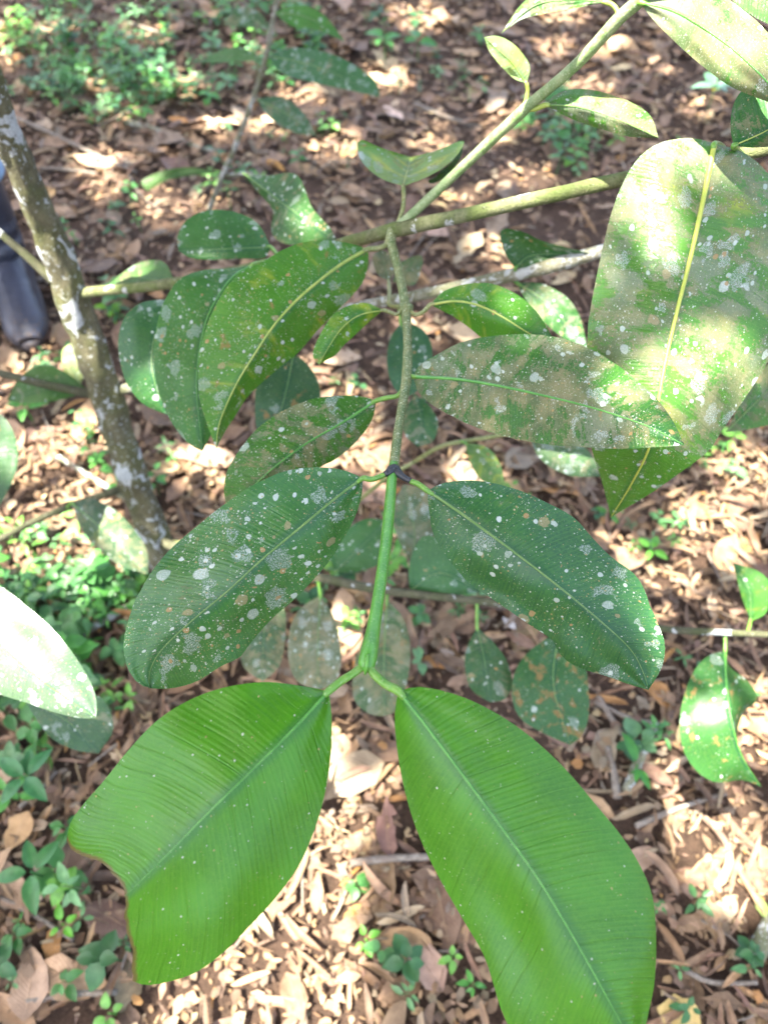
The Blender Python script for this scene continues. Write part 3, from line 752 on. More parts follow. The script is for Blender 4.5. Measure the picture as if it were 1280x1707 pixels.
# leaves of the lower branches, farther down and softly out of focus
bk = dict(nt=20, ns=7, ribw=1.2)
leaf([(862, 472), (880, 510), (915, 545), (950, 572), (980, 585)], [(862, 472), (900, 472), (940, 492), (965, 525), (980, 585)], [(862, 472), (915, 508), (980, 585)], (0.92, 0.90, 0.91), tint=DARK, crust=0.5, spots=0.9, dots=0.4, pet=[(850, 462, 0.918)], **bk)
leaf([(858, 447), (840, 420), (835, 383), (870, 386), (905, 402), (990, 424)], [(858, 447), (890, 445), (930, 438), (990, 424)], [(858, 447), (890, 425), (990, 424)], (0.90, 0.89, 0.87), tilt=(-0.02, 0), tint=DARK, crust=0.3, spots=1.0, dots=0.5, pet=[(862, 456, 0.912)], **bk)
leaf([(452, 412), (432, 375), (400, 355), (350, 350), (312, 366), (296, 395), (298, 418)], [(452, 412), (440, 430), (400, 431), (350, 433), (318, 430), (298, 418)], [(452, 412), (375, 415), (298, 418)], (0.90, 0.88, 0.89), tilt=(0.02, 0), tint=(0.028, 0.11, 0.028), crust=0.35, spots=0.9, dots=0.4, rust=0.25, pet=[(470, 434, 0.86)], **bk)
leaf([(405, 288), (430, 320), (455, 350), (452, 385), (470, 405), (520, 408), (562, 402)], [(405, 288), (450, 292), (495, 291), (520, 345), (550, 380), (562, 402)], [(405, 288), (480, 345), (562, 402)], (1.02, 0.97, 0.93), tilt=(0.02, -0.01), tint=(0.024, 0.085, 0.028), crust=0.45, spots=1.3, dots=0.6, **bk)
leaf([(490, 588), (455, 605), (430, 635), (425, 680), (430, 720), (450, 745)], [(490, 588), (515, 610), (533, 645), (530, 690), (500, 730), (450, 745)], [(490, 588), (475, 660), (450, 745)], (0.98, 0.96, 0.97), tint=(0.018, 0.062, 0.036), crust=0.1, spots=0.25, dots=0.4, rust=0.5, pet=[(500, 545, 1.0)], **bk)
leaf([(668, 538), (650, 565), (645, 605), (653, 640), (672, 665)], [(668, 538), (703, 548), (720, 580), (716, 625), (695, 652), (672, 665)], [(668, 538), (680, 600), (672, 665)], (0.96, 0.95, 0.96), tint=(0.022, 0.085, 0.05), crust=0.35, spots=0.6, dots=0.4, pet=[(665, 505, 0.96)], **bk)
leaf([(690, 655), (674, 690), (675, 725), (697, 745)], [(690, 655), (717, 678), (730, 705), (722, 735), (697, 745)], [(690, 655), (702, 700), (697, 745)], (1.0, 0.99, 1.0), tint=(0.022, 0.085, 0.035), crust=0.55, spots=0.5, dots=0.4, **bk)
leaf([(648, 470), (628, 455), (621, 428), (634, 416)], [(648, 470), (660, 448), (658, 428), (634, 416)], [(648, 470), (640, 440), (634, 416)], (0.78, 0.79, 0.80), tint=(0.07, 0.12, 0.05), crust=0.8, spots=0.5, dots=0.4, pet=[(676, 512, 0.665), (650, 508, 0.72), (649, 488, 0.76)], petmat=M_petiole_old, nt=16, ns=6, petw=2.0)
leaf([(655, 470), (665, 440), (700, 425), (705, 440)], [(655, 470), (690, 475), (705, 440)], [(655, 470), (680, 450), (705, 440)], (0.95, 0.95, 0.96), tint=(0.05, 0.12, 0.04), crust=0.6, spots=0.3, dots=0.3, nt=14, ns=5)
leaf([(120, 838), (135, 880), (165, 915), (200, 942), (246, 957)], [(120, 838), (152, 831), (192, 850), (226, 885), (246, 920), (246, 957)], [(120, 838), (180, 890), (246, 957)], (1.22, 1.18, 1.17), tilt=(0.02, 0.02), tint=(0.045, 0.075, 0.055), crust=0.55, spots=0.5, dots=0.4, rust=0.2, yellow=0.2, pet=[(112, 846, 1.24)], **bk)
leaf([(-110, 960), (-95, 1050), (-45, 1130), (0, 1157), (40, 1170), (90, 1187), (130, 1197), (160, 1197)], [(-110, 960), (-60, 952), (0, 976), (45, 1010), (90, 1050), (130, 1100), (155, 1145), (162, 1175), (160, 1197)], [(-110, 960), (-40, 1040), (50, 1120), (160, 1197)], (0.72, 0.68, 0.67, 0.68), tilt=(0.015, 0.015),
     tint=(0.10, 0.15, 0.11), crust=0.35, spots=1.3, dots=0.8, nt=28, ns=10, label='leaf bleached white by sun glare put into its pale colour', gloss=0.24, spec=0.6)  # pale tint and heavy spots paint in part of the sun glare
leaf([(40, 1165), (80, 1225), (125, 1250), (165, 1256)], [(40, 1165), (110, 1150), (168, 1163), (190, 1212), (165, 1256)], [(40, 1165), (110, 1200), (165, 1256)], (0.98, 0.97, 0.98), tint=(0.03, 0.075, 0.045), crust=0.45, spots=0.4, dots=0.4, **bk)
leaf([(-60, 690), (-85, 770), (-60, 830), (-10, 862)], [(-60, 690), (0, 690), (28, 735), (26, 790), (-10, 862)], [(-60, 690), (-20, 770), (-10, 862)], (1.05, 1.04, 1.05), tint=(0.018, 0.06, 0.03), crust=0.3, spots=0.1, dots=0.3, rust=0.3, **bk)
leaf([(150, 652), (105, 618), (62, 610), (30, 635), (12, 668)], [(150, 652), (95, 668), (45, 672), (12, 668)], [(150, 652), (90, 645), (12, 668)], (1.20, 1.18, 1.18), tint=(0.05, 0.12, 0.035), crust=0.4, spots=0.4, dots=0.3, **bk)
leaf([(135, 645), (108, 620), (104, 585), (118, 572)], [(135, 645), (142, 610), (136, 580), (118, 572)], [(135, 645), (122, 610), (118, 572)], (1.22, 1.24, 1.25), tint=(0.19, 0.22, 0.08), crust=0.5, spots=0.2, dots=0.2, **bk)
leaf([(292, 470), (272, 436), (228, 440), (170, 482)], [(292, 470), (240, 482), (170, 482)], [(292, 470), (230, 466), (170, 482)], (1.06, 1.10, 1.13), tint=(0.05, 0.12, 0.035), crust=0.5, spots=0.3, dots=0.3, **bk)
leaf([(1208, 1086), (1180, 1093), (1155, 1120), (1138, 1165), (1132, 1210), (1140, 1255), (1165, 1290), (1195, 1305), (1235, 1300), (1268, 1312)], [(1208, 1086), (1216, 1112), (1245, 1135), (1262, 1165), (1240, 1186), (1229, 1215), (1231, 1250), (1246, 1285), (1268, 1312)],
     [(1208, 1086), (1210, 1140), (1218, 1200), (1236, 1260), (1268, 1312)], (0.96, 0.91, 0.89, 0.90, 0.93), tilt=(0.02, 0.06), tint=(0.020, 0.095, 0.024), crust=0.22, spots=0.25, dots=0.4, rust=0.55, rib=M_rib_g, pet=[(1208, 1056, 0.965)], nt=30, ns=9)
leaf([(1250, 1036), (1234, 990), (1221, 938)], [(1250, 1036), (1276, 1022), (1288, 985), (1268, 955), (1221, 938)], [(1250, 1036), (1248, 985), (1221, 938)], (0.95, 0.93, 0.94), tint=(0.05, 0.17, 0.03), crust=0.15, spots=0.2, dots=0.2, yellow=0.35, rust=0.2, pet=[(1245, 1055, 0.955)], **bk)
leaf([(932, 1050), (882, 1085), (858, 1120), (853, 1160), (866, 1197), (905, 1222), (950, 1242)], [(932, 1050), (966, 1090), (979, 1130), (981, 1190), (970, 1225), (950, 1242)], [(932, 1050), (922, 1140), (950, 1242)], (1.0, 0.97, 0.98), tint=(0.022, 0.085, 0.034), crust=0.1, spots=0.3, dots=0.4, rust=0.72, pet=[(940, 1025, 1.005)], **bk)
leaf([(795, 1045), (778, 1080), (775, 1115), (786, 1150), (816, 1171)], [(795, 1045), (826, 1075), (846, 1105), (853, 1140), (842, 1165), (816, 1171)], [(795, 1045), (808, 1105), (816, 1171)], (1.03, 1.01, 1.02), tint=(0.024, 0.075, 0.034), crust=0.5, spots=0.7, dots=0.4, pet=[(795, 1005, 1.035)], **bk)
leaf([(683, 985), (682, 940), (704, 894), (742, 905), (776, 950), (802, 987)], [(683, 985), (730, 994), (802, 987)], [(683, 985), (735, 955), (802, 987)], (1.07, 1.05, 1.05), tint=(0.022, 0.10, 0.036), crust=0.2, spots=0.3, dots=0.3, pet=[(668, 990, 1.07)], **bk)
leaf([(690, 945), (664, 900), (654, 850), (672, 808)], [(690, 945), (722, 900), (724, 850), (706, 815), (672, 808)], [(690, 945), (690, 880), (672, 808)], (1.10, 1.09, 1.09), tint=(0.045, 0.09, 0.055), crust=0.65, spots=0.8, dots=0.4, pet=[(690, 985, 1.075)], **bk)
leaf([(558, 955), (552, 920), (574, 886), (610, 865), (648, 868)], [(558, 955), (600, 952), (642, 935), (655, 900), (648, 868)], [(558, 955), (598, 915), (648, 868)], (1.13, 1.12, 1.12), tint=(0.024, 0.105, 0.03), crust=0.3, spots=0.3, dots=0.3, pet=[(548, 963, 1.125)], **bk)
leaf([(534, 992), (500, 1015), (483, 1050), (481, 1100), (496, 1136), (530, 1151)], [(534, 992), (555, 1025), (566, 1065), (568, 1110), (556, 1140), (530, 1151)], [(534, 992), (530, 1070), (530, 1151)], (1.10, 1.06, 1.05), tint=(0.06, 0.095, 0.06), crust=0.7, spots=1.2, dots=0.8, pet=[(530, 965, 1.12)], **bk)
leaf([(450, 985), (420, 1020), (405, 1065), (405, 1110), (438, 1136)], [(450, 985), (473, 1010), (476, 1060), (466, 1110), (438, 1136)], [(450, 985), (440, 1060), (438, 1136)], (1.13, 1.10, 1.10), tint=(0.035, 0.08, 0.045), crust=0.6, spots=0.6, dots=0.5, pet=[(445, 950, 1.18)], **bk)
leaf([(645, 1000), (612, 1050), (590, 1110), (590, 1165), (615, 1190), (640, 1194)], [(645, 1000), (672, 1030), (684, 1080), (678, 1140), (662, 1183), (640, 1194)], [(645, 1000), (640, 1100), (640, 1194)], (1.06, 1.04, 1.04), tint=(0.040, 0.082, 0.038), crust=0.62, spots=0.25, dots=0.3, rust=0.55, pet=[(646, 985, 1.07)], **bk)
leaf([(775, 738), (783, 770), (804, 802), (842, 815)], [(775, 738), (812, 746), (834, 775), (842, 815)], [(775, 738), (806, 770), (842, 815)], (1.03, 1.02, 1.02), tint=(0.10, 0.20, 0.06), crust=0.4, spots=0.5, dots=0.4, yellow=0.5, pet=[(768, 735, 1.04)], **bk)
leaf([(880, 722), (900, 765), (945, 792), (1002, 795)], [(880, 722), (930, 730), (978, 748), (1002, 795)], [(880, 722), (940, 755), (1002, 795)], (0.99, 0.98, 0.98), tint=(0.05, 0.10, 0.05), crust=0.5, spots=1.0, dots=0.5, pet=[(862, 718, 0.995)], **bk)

# ------------------------------------------------------------------ the slim sapling behind
sb = ground_at(345, 360)
sap = empty('slim_sapling', (sb.x, sb.y, hgt(sb.x, sb.y)))
tag(sap, 'slim grey-green sapling with mottled leaves on the litter behind the young tree', 'sapling')
px_tube('stem', [(345, 362, 2.10, 7), (362, 315, 1.98, 7), (388, 255, 1.86, 6.5), (420, 170, 1.74, 6), (442, 100, 1.66, 5.5), (458, 20, 1.58, 5), (470, -60, 1.52, 4)], M_greybranch, 40, 8, 0.15, 21, parent=sap)
px_tube('branch', [(366, 296, 1.95, 5), (385, 292, 1.93, 5), (420, 288, 1.88, 4)], M_greybranch, 12, 8, 0.1, 22, parent=sap)
sk = dict(nt=16, ns=6, ribw=1.6, parent=sap)
leaf([(446, 92), (470, 122), (520, 137), (580, 150), (632, 162)], [(446, 92), (490, 79), (550, 89), (600, 114), (628, 138), (632, 162)], [(446, 92), (540, 115), (632, 162)], (1.66, 1.60, 1.58), tint=(0.03, 0.11, 0.05), crust=0.4, spots=1.3, dots=0.8, **sk)
leaf([(428, 165), (450, 197), (490, 221), (528, 226)], [(428, 165), (470, 161), (506, 188), (528, 226)], [(428, 165), (478, 190), (528, 226)], (1.74, 1.72, 1.71), tint=(0.04, 0.10, 0.06), crust=0.55, spots=0.9, dots=0.5, **sk)
leaf([(450, 50), (415, 46), (372, 42)], [(450, 50), (430, 18), (395, 14), (372, 42)], [(450, 50), (415, 30), (372, 42)], (1.62, 1.62, 1.63), tint=(0.04, 0.10, 0.05), crust=0.55, spots=0.6, dots=0.4, **sk)
leaf([(455, 20), (490, 45), (530, 50), (575, 70)], [(455, 20), (500, 8), (540, 25), (575, 70)], [(455, 20), (515, 30), (575, 70)], (1.58, 1.56, 1.56), tint=(0.05, 0.17, 0.035), crust=0.25, spots=0.7, dots=0.4, **sk)
leaf([(440, 100), (400, 78), (360, 88), (332, 105)], [(440, 100), (390, 103), (332, 105)], [(440, 100), (390, 92), (332, 105)], (1.66, 1.66, 1.68), tint=(0.08, 0.17, 0.07), crust=0.4, spots=0.6, dots=0.4, **sk)
leaf([(365, 288), (320, 279), (275, 284), (236, 302), (246, 318)], [(365, 288), (310, 294), (270, 303), (246, 318)], [(365, 288), (305, 287), (246, 318)], (1.95, 1.95, 1.97), tint=(0.03, 0.075, 0.012), crust=0.0, spots=0.0, dots=0.1, **sk)

# ------------------------------------------------------------------ unseen tree added to shade the scene, its crown shaped for the sun flecks
def up(px, py, d):
    """where the sun's ray through a point meets the ground plane"""
    p = at(px, py, d)
    return p - S * (p.z / S.z)


HOLES = []                       # gaps placed in the added crown for wanted sun flecks: (x, y, radius) on the ground
for px, py, r in ((500, 1330, .06), (500, 1420, .075), (490, 1520, .09), (455, 1610, .10), (430, 1690, .09), (530, 1260, .04), (470, 1470, .08),
                  (40, 790, .10), (130, 745, .08), (30, 900, .09), (105, 870, .08), (60, 625, .05), (10, 700, .08), (180, 960, .04),
                  (590, 690, .06), (560, 740, .05), (620, 760, .04), (590, 1060, .04), (790, 800, .05),
                  (1240, 1290, .07), (1195, 1380, .05), (1265, 1210, .06), (1240, 790, .07), (1220, 1450, .05),
                  (940, 20, .09), (1005, 85, .05), (20, 60, .10), (100, 60, .07), (380, 215, .07), (455, 212, .06), (215, 200, .04), (730, 250, .05), (420, 90, .05),
                  (340, 780, .05), (820, 420, .05), (700, 560, .04), (1150, 880, .04), (1000, 960, .04)):
    g = ground_at(px, py); HOLES.append((g.x, g.y, r * .8))
for px, py, d, r in ((122, 1120, .68, .03), (145, 1165, .68, .022), (50, 1168, .68, .018), (62, 1005, .68, .012), (845, 100, .585, .03), (1050, 60, .52, .02), (40, 350, .95, .035), (60, 430, 1.0, .03), (10, 260, .91, .03), (945, 555, .905, .035),
                      (220, 930, 1.18, .03), (190, 850, 1.2, .03), (870, 190, .61, .02)):
    g = up(px, py, d); HOLES.append((g.x, g.y, r))
SOFT = []                        # crown thinned on purpose to put half-light on the upper and right-hand leaves
for px, py, d, r in ((1170, 420, .54, .17), (1200, 80, .48, .14), (1000, 120, .57, .10), (690, 280, .72, .06)):
    g = up(px, py, d); SOFT.append((g.x, g.y, r))
for _ in range(55):
    HOLES.append((random.uniform(-2, 2.2), random.uniform(1.2, 4.4), random.uniform(.012, .05)))
for px, py, r in ((700, 30, .08), (560, 250, .06), (850, 200, .07), (980, 150, .07), (640, 130, .06), (170, 275, .05), (300, 150, .06), (1040, 200, .05), (880, 300, .05), (500, 160, .05), (1170, 190, .05), (250, 60, .06), (760, 330, .05), (1200, 900, .05), (1100, 1000, .035)):
    g = ground_at(px, py); HOLES.append((g.x, g.y, r))
AVOID = [up(*q) for q in ((310, 560, .73), (300, 640, .73), (330, 690, .74), (290, 500, .74), (480, 480, .67), (400, 600, .665), (560, 440, .69), (800, 1000, .49), (900, 920, .484), (1000, 1040, .49), (500, 720, .58), (800, 640, .54), (950, 660, .51),
                          (800, 1300, .365), (900, 1450, .36), (1000, 1600, .36), (950, 1330, .365), (510, 1080, 1.06), (1200, 1180, .9), (-20, 1050, .68), (20, 1070, .68), (450, 340, .97), (500, 370, .95))]
HOLES = [h for h in HOLES if min(math.hypot(h[0] - a.x, h[1] - a.y) for a in AVOID) > h[2] + .03]
for px, py, r in ((515, 1330, .06), (505, 1400, .08), (490, 1480, .09), (480, 1560, .10), (465, 1630, .105), (440, 1700, .105), (530, 1265, .045), (350, 1680, .06), (40, 780, .10), (110, 860, .08), (120, 740, .07), (20, 880, .09), (1195, 1400, .05), (1150, 1330, .04)):
    g = ground_at(px, py); HOLES.append((g.x, g.y, r))
HA, HS = np.array(HOLES), np.array(SOFT)

shade = empty('unseen_shade_tree', (-3.7, -0.9, hgt(-3.7, -0.9)))
tag(shade, 'unseen tree added outside the frame, its crown shaped to dapple the ground', 'tree')
M_crown = herb_material('crown_leaf', False)
base = Vector((-3.7, -0.9, -0.1)); fork = Vector((-3.3, -0.5, 3.2))
link('trunk', tube([base, base + Vector((.1, .1, 1.6)), fork], [0.16, 0.13, 0.11], 20, 14, 0.1, 1, 2, 'trunk', [M_bark]), shade)
for tx, ty, tz in ((-2.0, 0.6, 4.6), (-0.4, 2.4, 4.9), (-2.6, 2.6, 4.7), (-0.6, -0.9, 4.9), (-2.8, -0.6, 4.7)):
    e = Vector((tx, ty, tz))
    link('limb', tube([fork - Vector((0, 0, .2)), fork.lerp(e, .45) + Vector((0, 0, .25)), e], [0.075, 0.05, 0.012], 18, 8, 0.1, 1, 4, 'limb', [M_bark]), shade)


def blade_template(nl, nw, shape=0.8):
    """unit leaf: x across, y along 0..1; returns verts, faces, uv"""
    v, f, uv = [], [], []
    for i in range(nl + 1):
        t = i / nl
        w = 0.5 * (math.sin(math.pi * min(1, t ** shape)) ** 0.75) if 0 < i < nl else 0.02
        for j in range(nw + 1):
            q = j / nw * 2 - 1
            v.append((q * w, t, 0)); uv.append((j / nw, t))
    n = nw + 1
    for i in range(nl):
        for j in range(nw):
            f.append((i * n + j, i * n + j + 1, (i + 1) * n + j + 1, (i + 1) * n + j))
    return np.array(v), f, np.array(uv)


class Bag:
    """collects many small pieces into one mesh"""
    def __init__(self): self.v, self.f, self.uv, self.c, self.n = [], [], [], [], 0
    def add(self, v, f, uv, col):
        self.v.append(v); self.f.extend([tuple(k + self.n for k in q) for q in f]); self.uv.append(uv)
        self.c.append(np.tile(np.array(col), (len(v), 1))); self.n += len(v)
    def mesh(self, name, mat):
        return mesh(name, np.concatenate(self.v), self.f, [mat], uvs={'UVMap': np.concatenate(self.uv)}, cols=np.concatenate(self.c))


def euler(a, b, c):
    return np.array(Matrix.Rotation(a, 3, 'Z') @ Matrix.Rotation(b, 3, 'X') @ Matrix.Rotation(c, 3, 'Y'))


bag = Bag()
bv, bf, buv = blade_template(3, 2)
def crown_leaf(gx_, gy_, ln):
    p_ = Vector((gx_, gy_, 0)) + S * random.uniform(4.2, 5.6)
    vv = bv * np.array([ln * 0.5, ln, 1]); vv[:, 1] -= ln / 2
    vv[:, 2] = -0.25 * (vv[:, 1] ** 2) / ln + np.abs(vv[:, 0]) * 0.25
    vv = vv @ euler(random.uniform(0, 6.28), random.gauss(0, .3), random.gauss(0, .25)).T + np.array(p_)
    k = random.uniform(.7, 1.2)
    bag.add(vv, bf, buv, (0.045 * k, 0.15 * k, 0.02 * k))


def gap(x, y):
    return (np.hypot(HA[:, 0] - x, HA[:, 1] - y) - HA[:, 2]).min(), (np.hypot(HS[:, 0] - x, HS[:, 1] - y) - HS[:, 2]).min()


for _ in range(9000):
    gx_, gy_ = random.uniform(-2.4, 2.8), random.uniform(-1.0, 5.0)
    d_, e_ = gap(gx_, gy_)
    if d_ < -0.08: continue
    if d_ > .16 and e_ > .1:
        crown_leaf(gx_, gy_, random.uniform(.2, .32))
        continue
    for q in range(9):
        x_, y_ = gx_ + random.uniform(-.1, .1), gy_ + random.uniform(-.1, .1)
        ln = random.uniform(.07, .12)
        d_, e_ = gap(x_, y_)
        if d_ < ln * .45 or (e_ < 0 and random.random() < .60): continue
        crown_leaf(x_, y_, ln)
link('crown', bag.mesh('crown', M_crown), shade)

# ------------------------------------------------------------------ leaf litter
PAL = [((.31, .185, .10), 5), ((.26, .16, .10), 5), ((.20, .115, .065), 7), ((.145, .082, .048), 6), ((.095, .055, .035), 4), ((.23, .17, .115), 3), ((.40, .285, .175), 1.8), ((.34, .16, .045), .6), ((.18, .098, .068), 3), ((.16, .12, .085), 2)]
PW = np.cumsum([w for _, w in PAL]); PW = PW / PW[-1]


def litter_colour():
    c = PAL[int(np.searchsorted(PW, random.random()))][0]
    k = random.uniform(.85, 1.3)
    return (c[0] * k, c[1] * k * random.uniform(1.0, 1.1), c[2] * k * random.uniform(.85, 1.05))


def inside(poly, x, y):
    xs, ys = poly[:, 0], poly[:, 1]
    x2, y2 = np.roll(xs, -1), np.roll(ys, -1)
    cr = ((ys > y) != (y2 > y)) & (x < (x2 - xs) * (y - ys) / (y2 - ys + 1e-9) + xs)
    return cr.sum() % 2 == 1


def hidden(px, py):
    if not (-10 < px < 1290 and -10 < py < 1717): return True
    return any(inside(o, px, py) for o in OUTLINES)


def shape_leaf(kind, v, ln, w, rs):
    """bend a flat template into a dry curled leaf, strip or scrap"""
    v = v.copy()
    x, y = v[:, 0].copy(), v[:, 1].copy() - 0.5
    if kind == 'leaf':
        cup, bend, tw = rs.uniform(-.3, 1.0), rs.uniform(-.5, .5), rs.uniform(-.7, .7)
        X = x * w; Y = y * ln
        Z = cup * (x ** 2) * w * 1.2 + bend * (y ** 2) * ln * .55 + tw * x * y * w * .9
        Z += np.array([mnoise.noise(Vector((a * 3 + rs.a, b * 4, rs.a))) for a, b in zip(x, y)]) * w * .16
        X += rs.uniform(-.15, .15) * (y ** 2) * ln
    elif kind == 'strip':
        th = x * 2 * rs.uniform(.5, 2.2)
        X = np.sin(th) * w * .5; Y = y * ln; Z = (1 - np.cos(th)) * w * .5 + rs.uniform(-.25, .25) * y * y * ln
        X += rs.uniform(-.3, .3) * (y ** 2) * ln
    else:
        X = x * w; Y = y * ln; Z = rs.uniform(-.6, .6) * (x * x) * w + rs.uniform(-.4, .4) * y * y * ln
    return np.stack([X, Y, Z], axis=1)


class RS(random.Random):
    def __init__(self, s): super().__init__(s); self.a = self.random() * 40


def rect_template(nl, nw, taper=0.35):
    v, f, uv = [], [], []
    for i in range(nl + 1):
        t = i / nl
        w = .5 * (1 - taper * abs(2 * t - 1) ** 2)
        for j in range(nw + 1):
            q = j / nw * 2 - 1
            v.append((q * w, t + .05 * q * (1 if i in (0, nl) else 0), 0)); uv.append((.1 + .3 * j / nw, t))
    n = nw + 1
    for i in range(nl):
        for j in range(nw):
            f.append((i * n + j, i * n + j + 1, (i + 1) * n + j + 1, (i + 1) * n + j))
    return np.array(v), f, np.array(uv)


T_LEAF, T_LEAF_LO = blade_template(6, 4), blade_template(5, 2)
T_STRIP, T_STRIP_LO = rect_template(5, 3, .7), rect_template(3, 2, .7)
T_SCRAP = rect_template(2, 2, .6)


def near_xy(margin=0.35, y1=4.7):
    while True:
        y = random.uniform(-0.45, y1)
        d = y * _s + CAM_H * _c
        w = 0.5 * d + margin
        if random.random() < w / 2.3:
            return random.uniform(-w, w), y


def bare(x, y):
    """patches of bare dark soil"""
    return mnoise.noise(Vector((x * 1.9 + 4, y * 1.9, 2.2))) > 0.28


pieces = []
for kind, n, (l0, l1), (w0, w1) in (('leaf', 2900, (.03, .11), (.30, .55)), ('leaf', 560, (.08, .155), (.38, .58)), ('strip', 8500, (.012, .08), (.08, .26)), ('scrap', 36000, (.004, .024), (.3, .95)), ('near', 3200, (.015, .07), (.08, .24)), ('nears', 11000, (.004, .018), (.3, .9))):
    y1 = 1.15 if kind.startswith('near') else 4.7
    kind = {'near': 'strip', 'nears': 'scrap'}.get(kind, kind)
    for i in range(n):
        x, y = near_xy(.3, y1)
        if bare(x, y) and random.random() < (.5 if kind != 'scrap' else .1): continue
        ln = random.uniform(l0, l1) if kind != 'leaf' else random.triangular(l0, l1, l0 + (l1 - l0) * .4)
        px, py, d = proj((x, y, 0))
        size = ln * ln * random.uniform(w0, w1) / (d * d)
        z = hgt(x, y) + {'leaf': random.uniform(.004, .024), 'strip': random.uniform(.004, .030), 'scrap': random.uniform(.002, .026)}[kind]
        pieces.append([kind, x, y, z, ln, ln * random.uniform(w0, w1), (random.uniform(0, 6.28), random.gauss(0, .17), random.gauss(0, .22)), litter_colour(), size, px, py])
single = set()
for kind, lim in (('leaf', 285), ('strip', 285)):
    idx = sorted((i for i, p in enumerate(pieces) if p[0] == kind and 5 < p[9] < 1275 and 5 < p[10] < 1702), key=lambda i: -pieces[i][8])
    got = 0
    for i in idx:
        if got >= lim: break
        if hidden(pieces[i][9], pieces[i][10]): continue
        single.add(i); got += 1

variants = {'leaf': [], 'strip': []}
for k in range(28):
    rs = RS(100 + k)
    for kind, T in (('leaf', T_LEAF), ('strip', T_STRIP)):
        v = shape_leaf(kind, T[0], .08, .032 if kind == 'leaf' else .014, rs)
        fc = list(T[1])
        if kind == 'leaf':
            v[:, 0] *= 1 + np.array([mnoise.noise(Vector((a * 90, b * 110, rs.a))) for a, b in v[:, :2]]) * .5
            if k % 4 == 0: fc = [f for q, f in enumerate(fc) if q not in rs.sample([15, 16, 19, 20, 23], 3)]
        variants[kind].append(mesh('fallen_leaf' if kind == 'leaf' else 'leaf_strip', v, fc, [M_litter_o], uvs={'UVMap': T[2]}))


def shade_word(c):
    l = c[0] * .3 + c[1] * .59 + c[2] * .11
    if c[0] > 2.6 * c[2] and c[0] > .33 and c[1] < .55 * c[0]: return 'orange-brown'
    return 'pale tan' if l > .25 else 'tan' if l > .18 else 'brown' if l > .10 else 'dark brown'


MARKS = [(60, 60, 'in the top left corner'), (250, 60, 'by the top left seedlings'), (150, 220, 'near the grey stick'), (400, 60, 'beside the sapling top'), (330, 230, 'left of the sapling stem'), (520, 60, 'near the mottled sapling leaf'),
         (500, 240, 'right of the sapling stem'), (620, 170, 'above the folded leaf'), (760, 60, 'left of the yellow sunlit leaf'), (720, 180, 'along the dark stick'), (950, 40, 'under the topmost leaf'), (1080, 160, 'near the pale-leaved seedling'),
         (840, 250, 'between the two forking branches'), (960, 280, 'above the main branch'), (230, 360, 'right of the trunk top'), (250, 300, 'under the drooping sapling leaf'), (560, 340, 'beside the branch fork'), (720, 430, 'under the main branch'), (880, 380, 'by the pale lower branch'),
         (40, 600, 'by the boot'), (100, 720, 'left of the trunk'), (60, 880, 'along the left lower branch'), (300, 760, 'right of the trunk foot'), (560, 600, 'under the upper left leaves'), (590, 720, 'left of the old twig'), (780, 640, 'under the horizontal leaf'),
         (760, 780, 'right of the black node'), (620, 850, 'left of the green shoot'), (1060, 820, 'near the bent leaf tip'), (1220, 780, 'right of the largest leaf'), (1150, 960, 'above the right lower branch'), (60, 980, 'above the bleached leaf'), (180, 1040, 'left of the spotted leaf'),
         (60, 1260, 'below the bleached leaf'), (480, 1100, 'by the pale hanging leaves'), (590, 1160, 'under the shoot tip'), (740, 1080, 'by the hanging mottled leaf'), (1040, 1180, 'beside the rusty hanging leaf'), (1240, 1340, 'below the folded right leaf'), (1120, 1400, 'right of the large new leaf'),
         (580, 1300, 'between the new leaf stalks'), (520, 1500, 'right of the bitten leaf'), (660, 1500, 'left of the large new leaf'), (60, 1400, 'left of the bitten leaf'), (90, 1560, 'below left of the bitten leaf'), (100, 1680, 'in the lower left corner'), (350, 1680, 'under the bitten leaf'),
         (620, 1680, 'at the bottom between the new leaves'), (760, 1660, 'beside the large new leaf at the bottom'), (1180, 1550, 'toward the lower right edge'), (1200, 1680, 'in the lower right corner')]


def where(px, py):
    return min(MARKS, key=lambda m: (m[0] - px) ** 2 + (m[1] - py) ** 2)[2]


litter = Bag()
for i, (kind, x, y, z, ln, w, rot, col, size, px, py) in enumerate(pieces):
    if i in single:
        if kind == 'leaf':
            o = link('fallen_leaf', random.choice(variants['leaf']))
            q_ = ('long ' if ln > .1 else 'short ' if ln < .065 else '') + shade_word(col)
            tag(o, '%s dry fallen leaf %s' % (q_, where(px, py)), 'fallen leaf', '%s fallen leaves %s' % (q_, where(px, py)))
            o.scale = (w / .032, ln / .08, ln / .08)
        else:
            o = link('leaf_strip', random.choice(variants['strip']))
            q_ = ('long ' if ln > .08 else 'short ' if ln < .055 else '') + shade_word(col)
            tag(o, '%s curled dry leaf strip %s' % (q_, where(px, py)), 'leaf strip', '%s leaf strips %s' % (q_, where(px, py)))
            o.scale = (w / .014, ln / .08, w / .014)
        o.location = (x, y, z)
        o.rotation_euler = Matrix(euler(*rot)).to_euler()
        o.color = (*col, 1)
    else:
        T = {'leaf': T_LEAF_LO, 'strip': T_STRIP_LO, 'scrap': T_SCRAP}[kind]
        rs_ = RS(i)
        v = shape_leaf(kind, T[0], ln, w, rs_)
        v += np.array([[rs_.gauss(0, 1), rs_.gauss(0, 1), rs_.gauss(0, .5)] for _ in range(len(v))]) * min(w, ln) * (.10 if kind == 'scrap' else .05)
        v = v @ euler(*rot).T + np.array([x, y, z])
        litter.add(v, T[1], T[2], col)
lo = link('leaf_litter', litter.mesh('leaf_litter', M_litter))
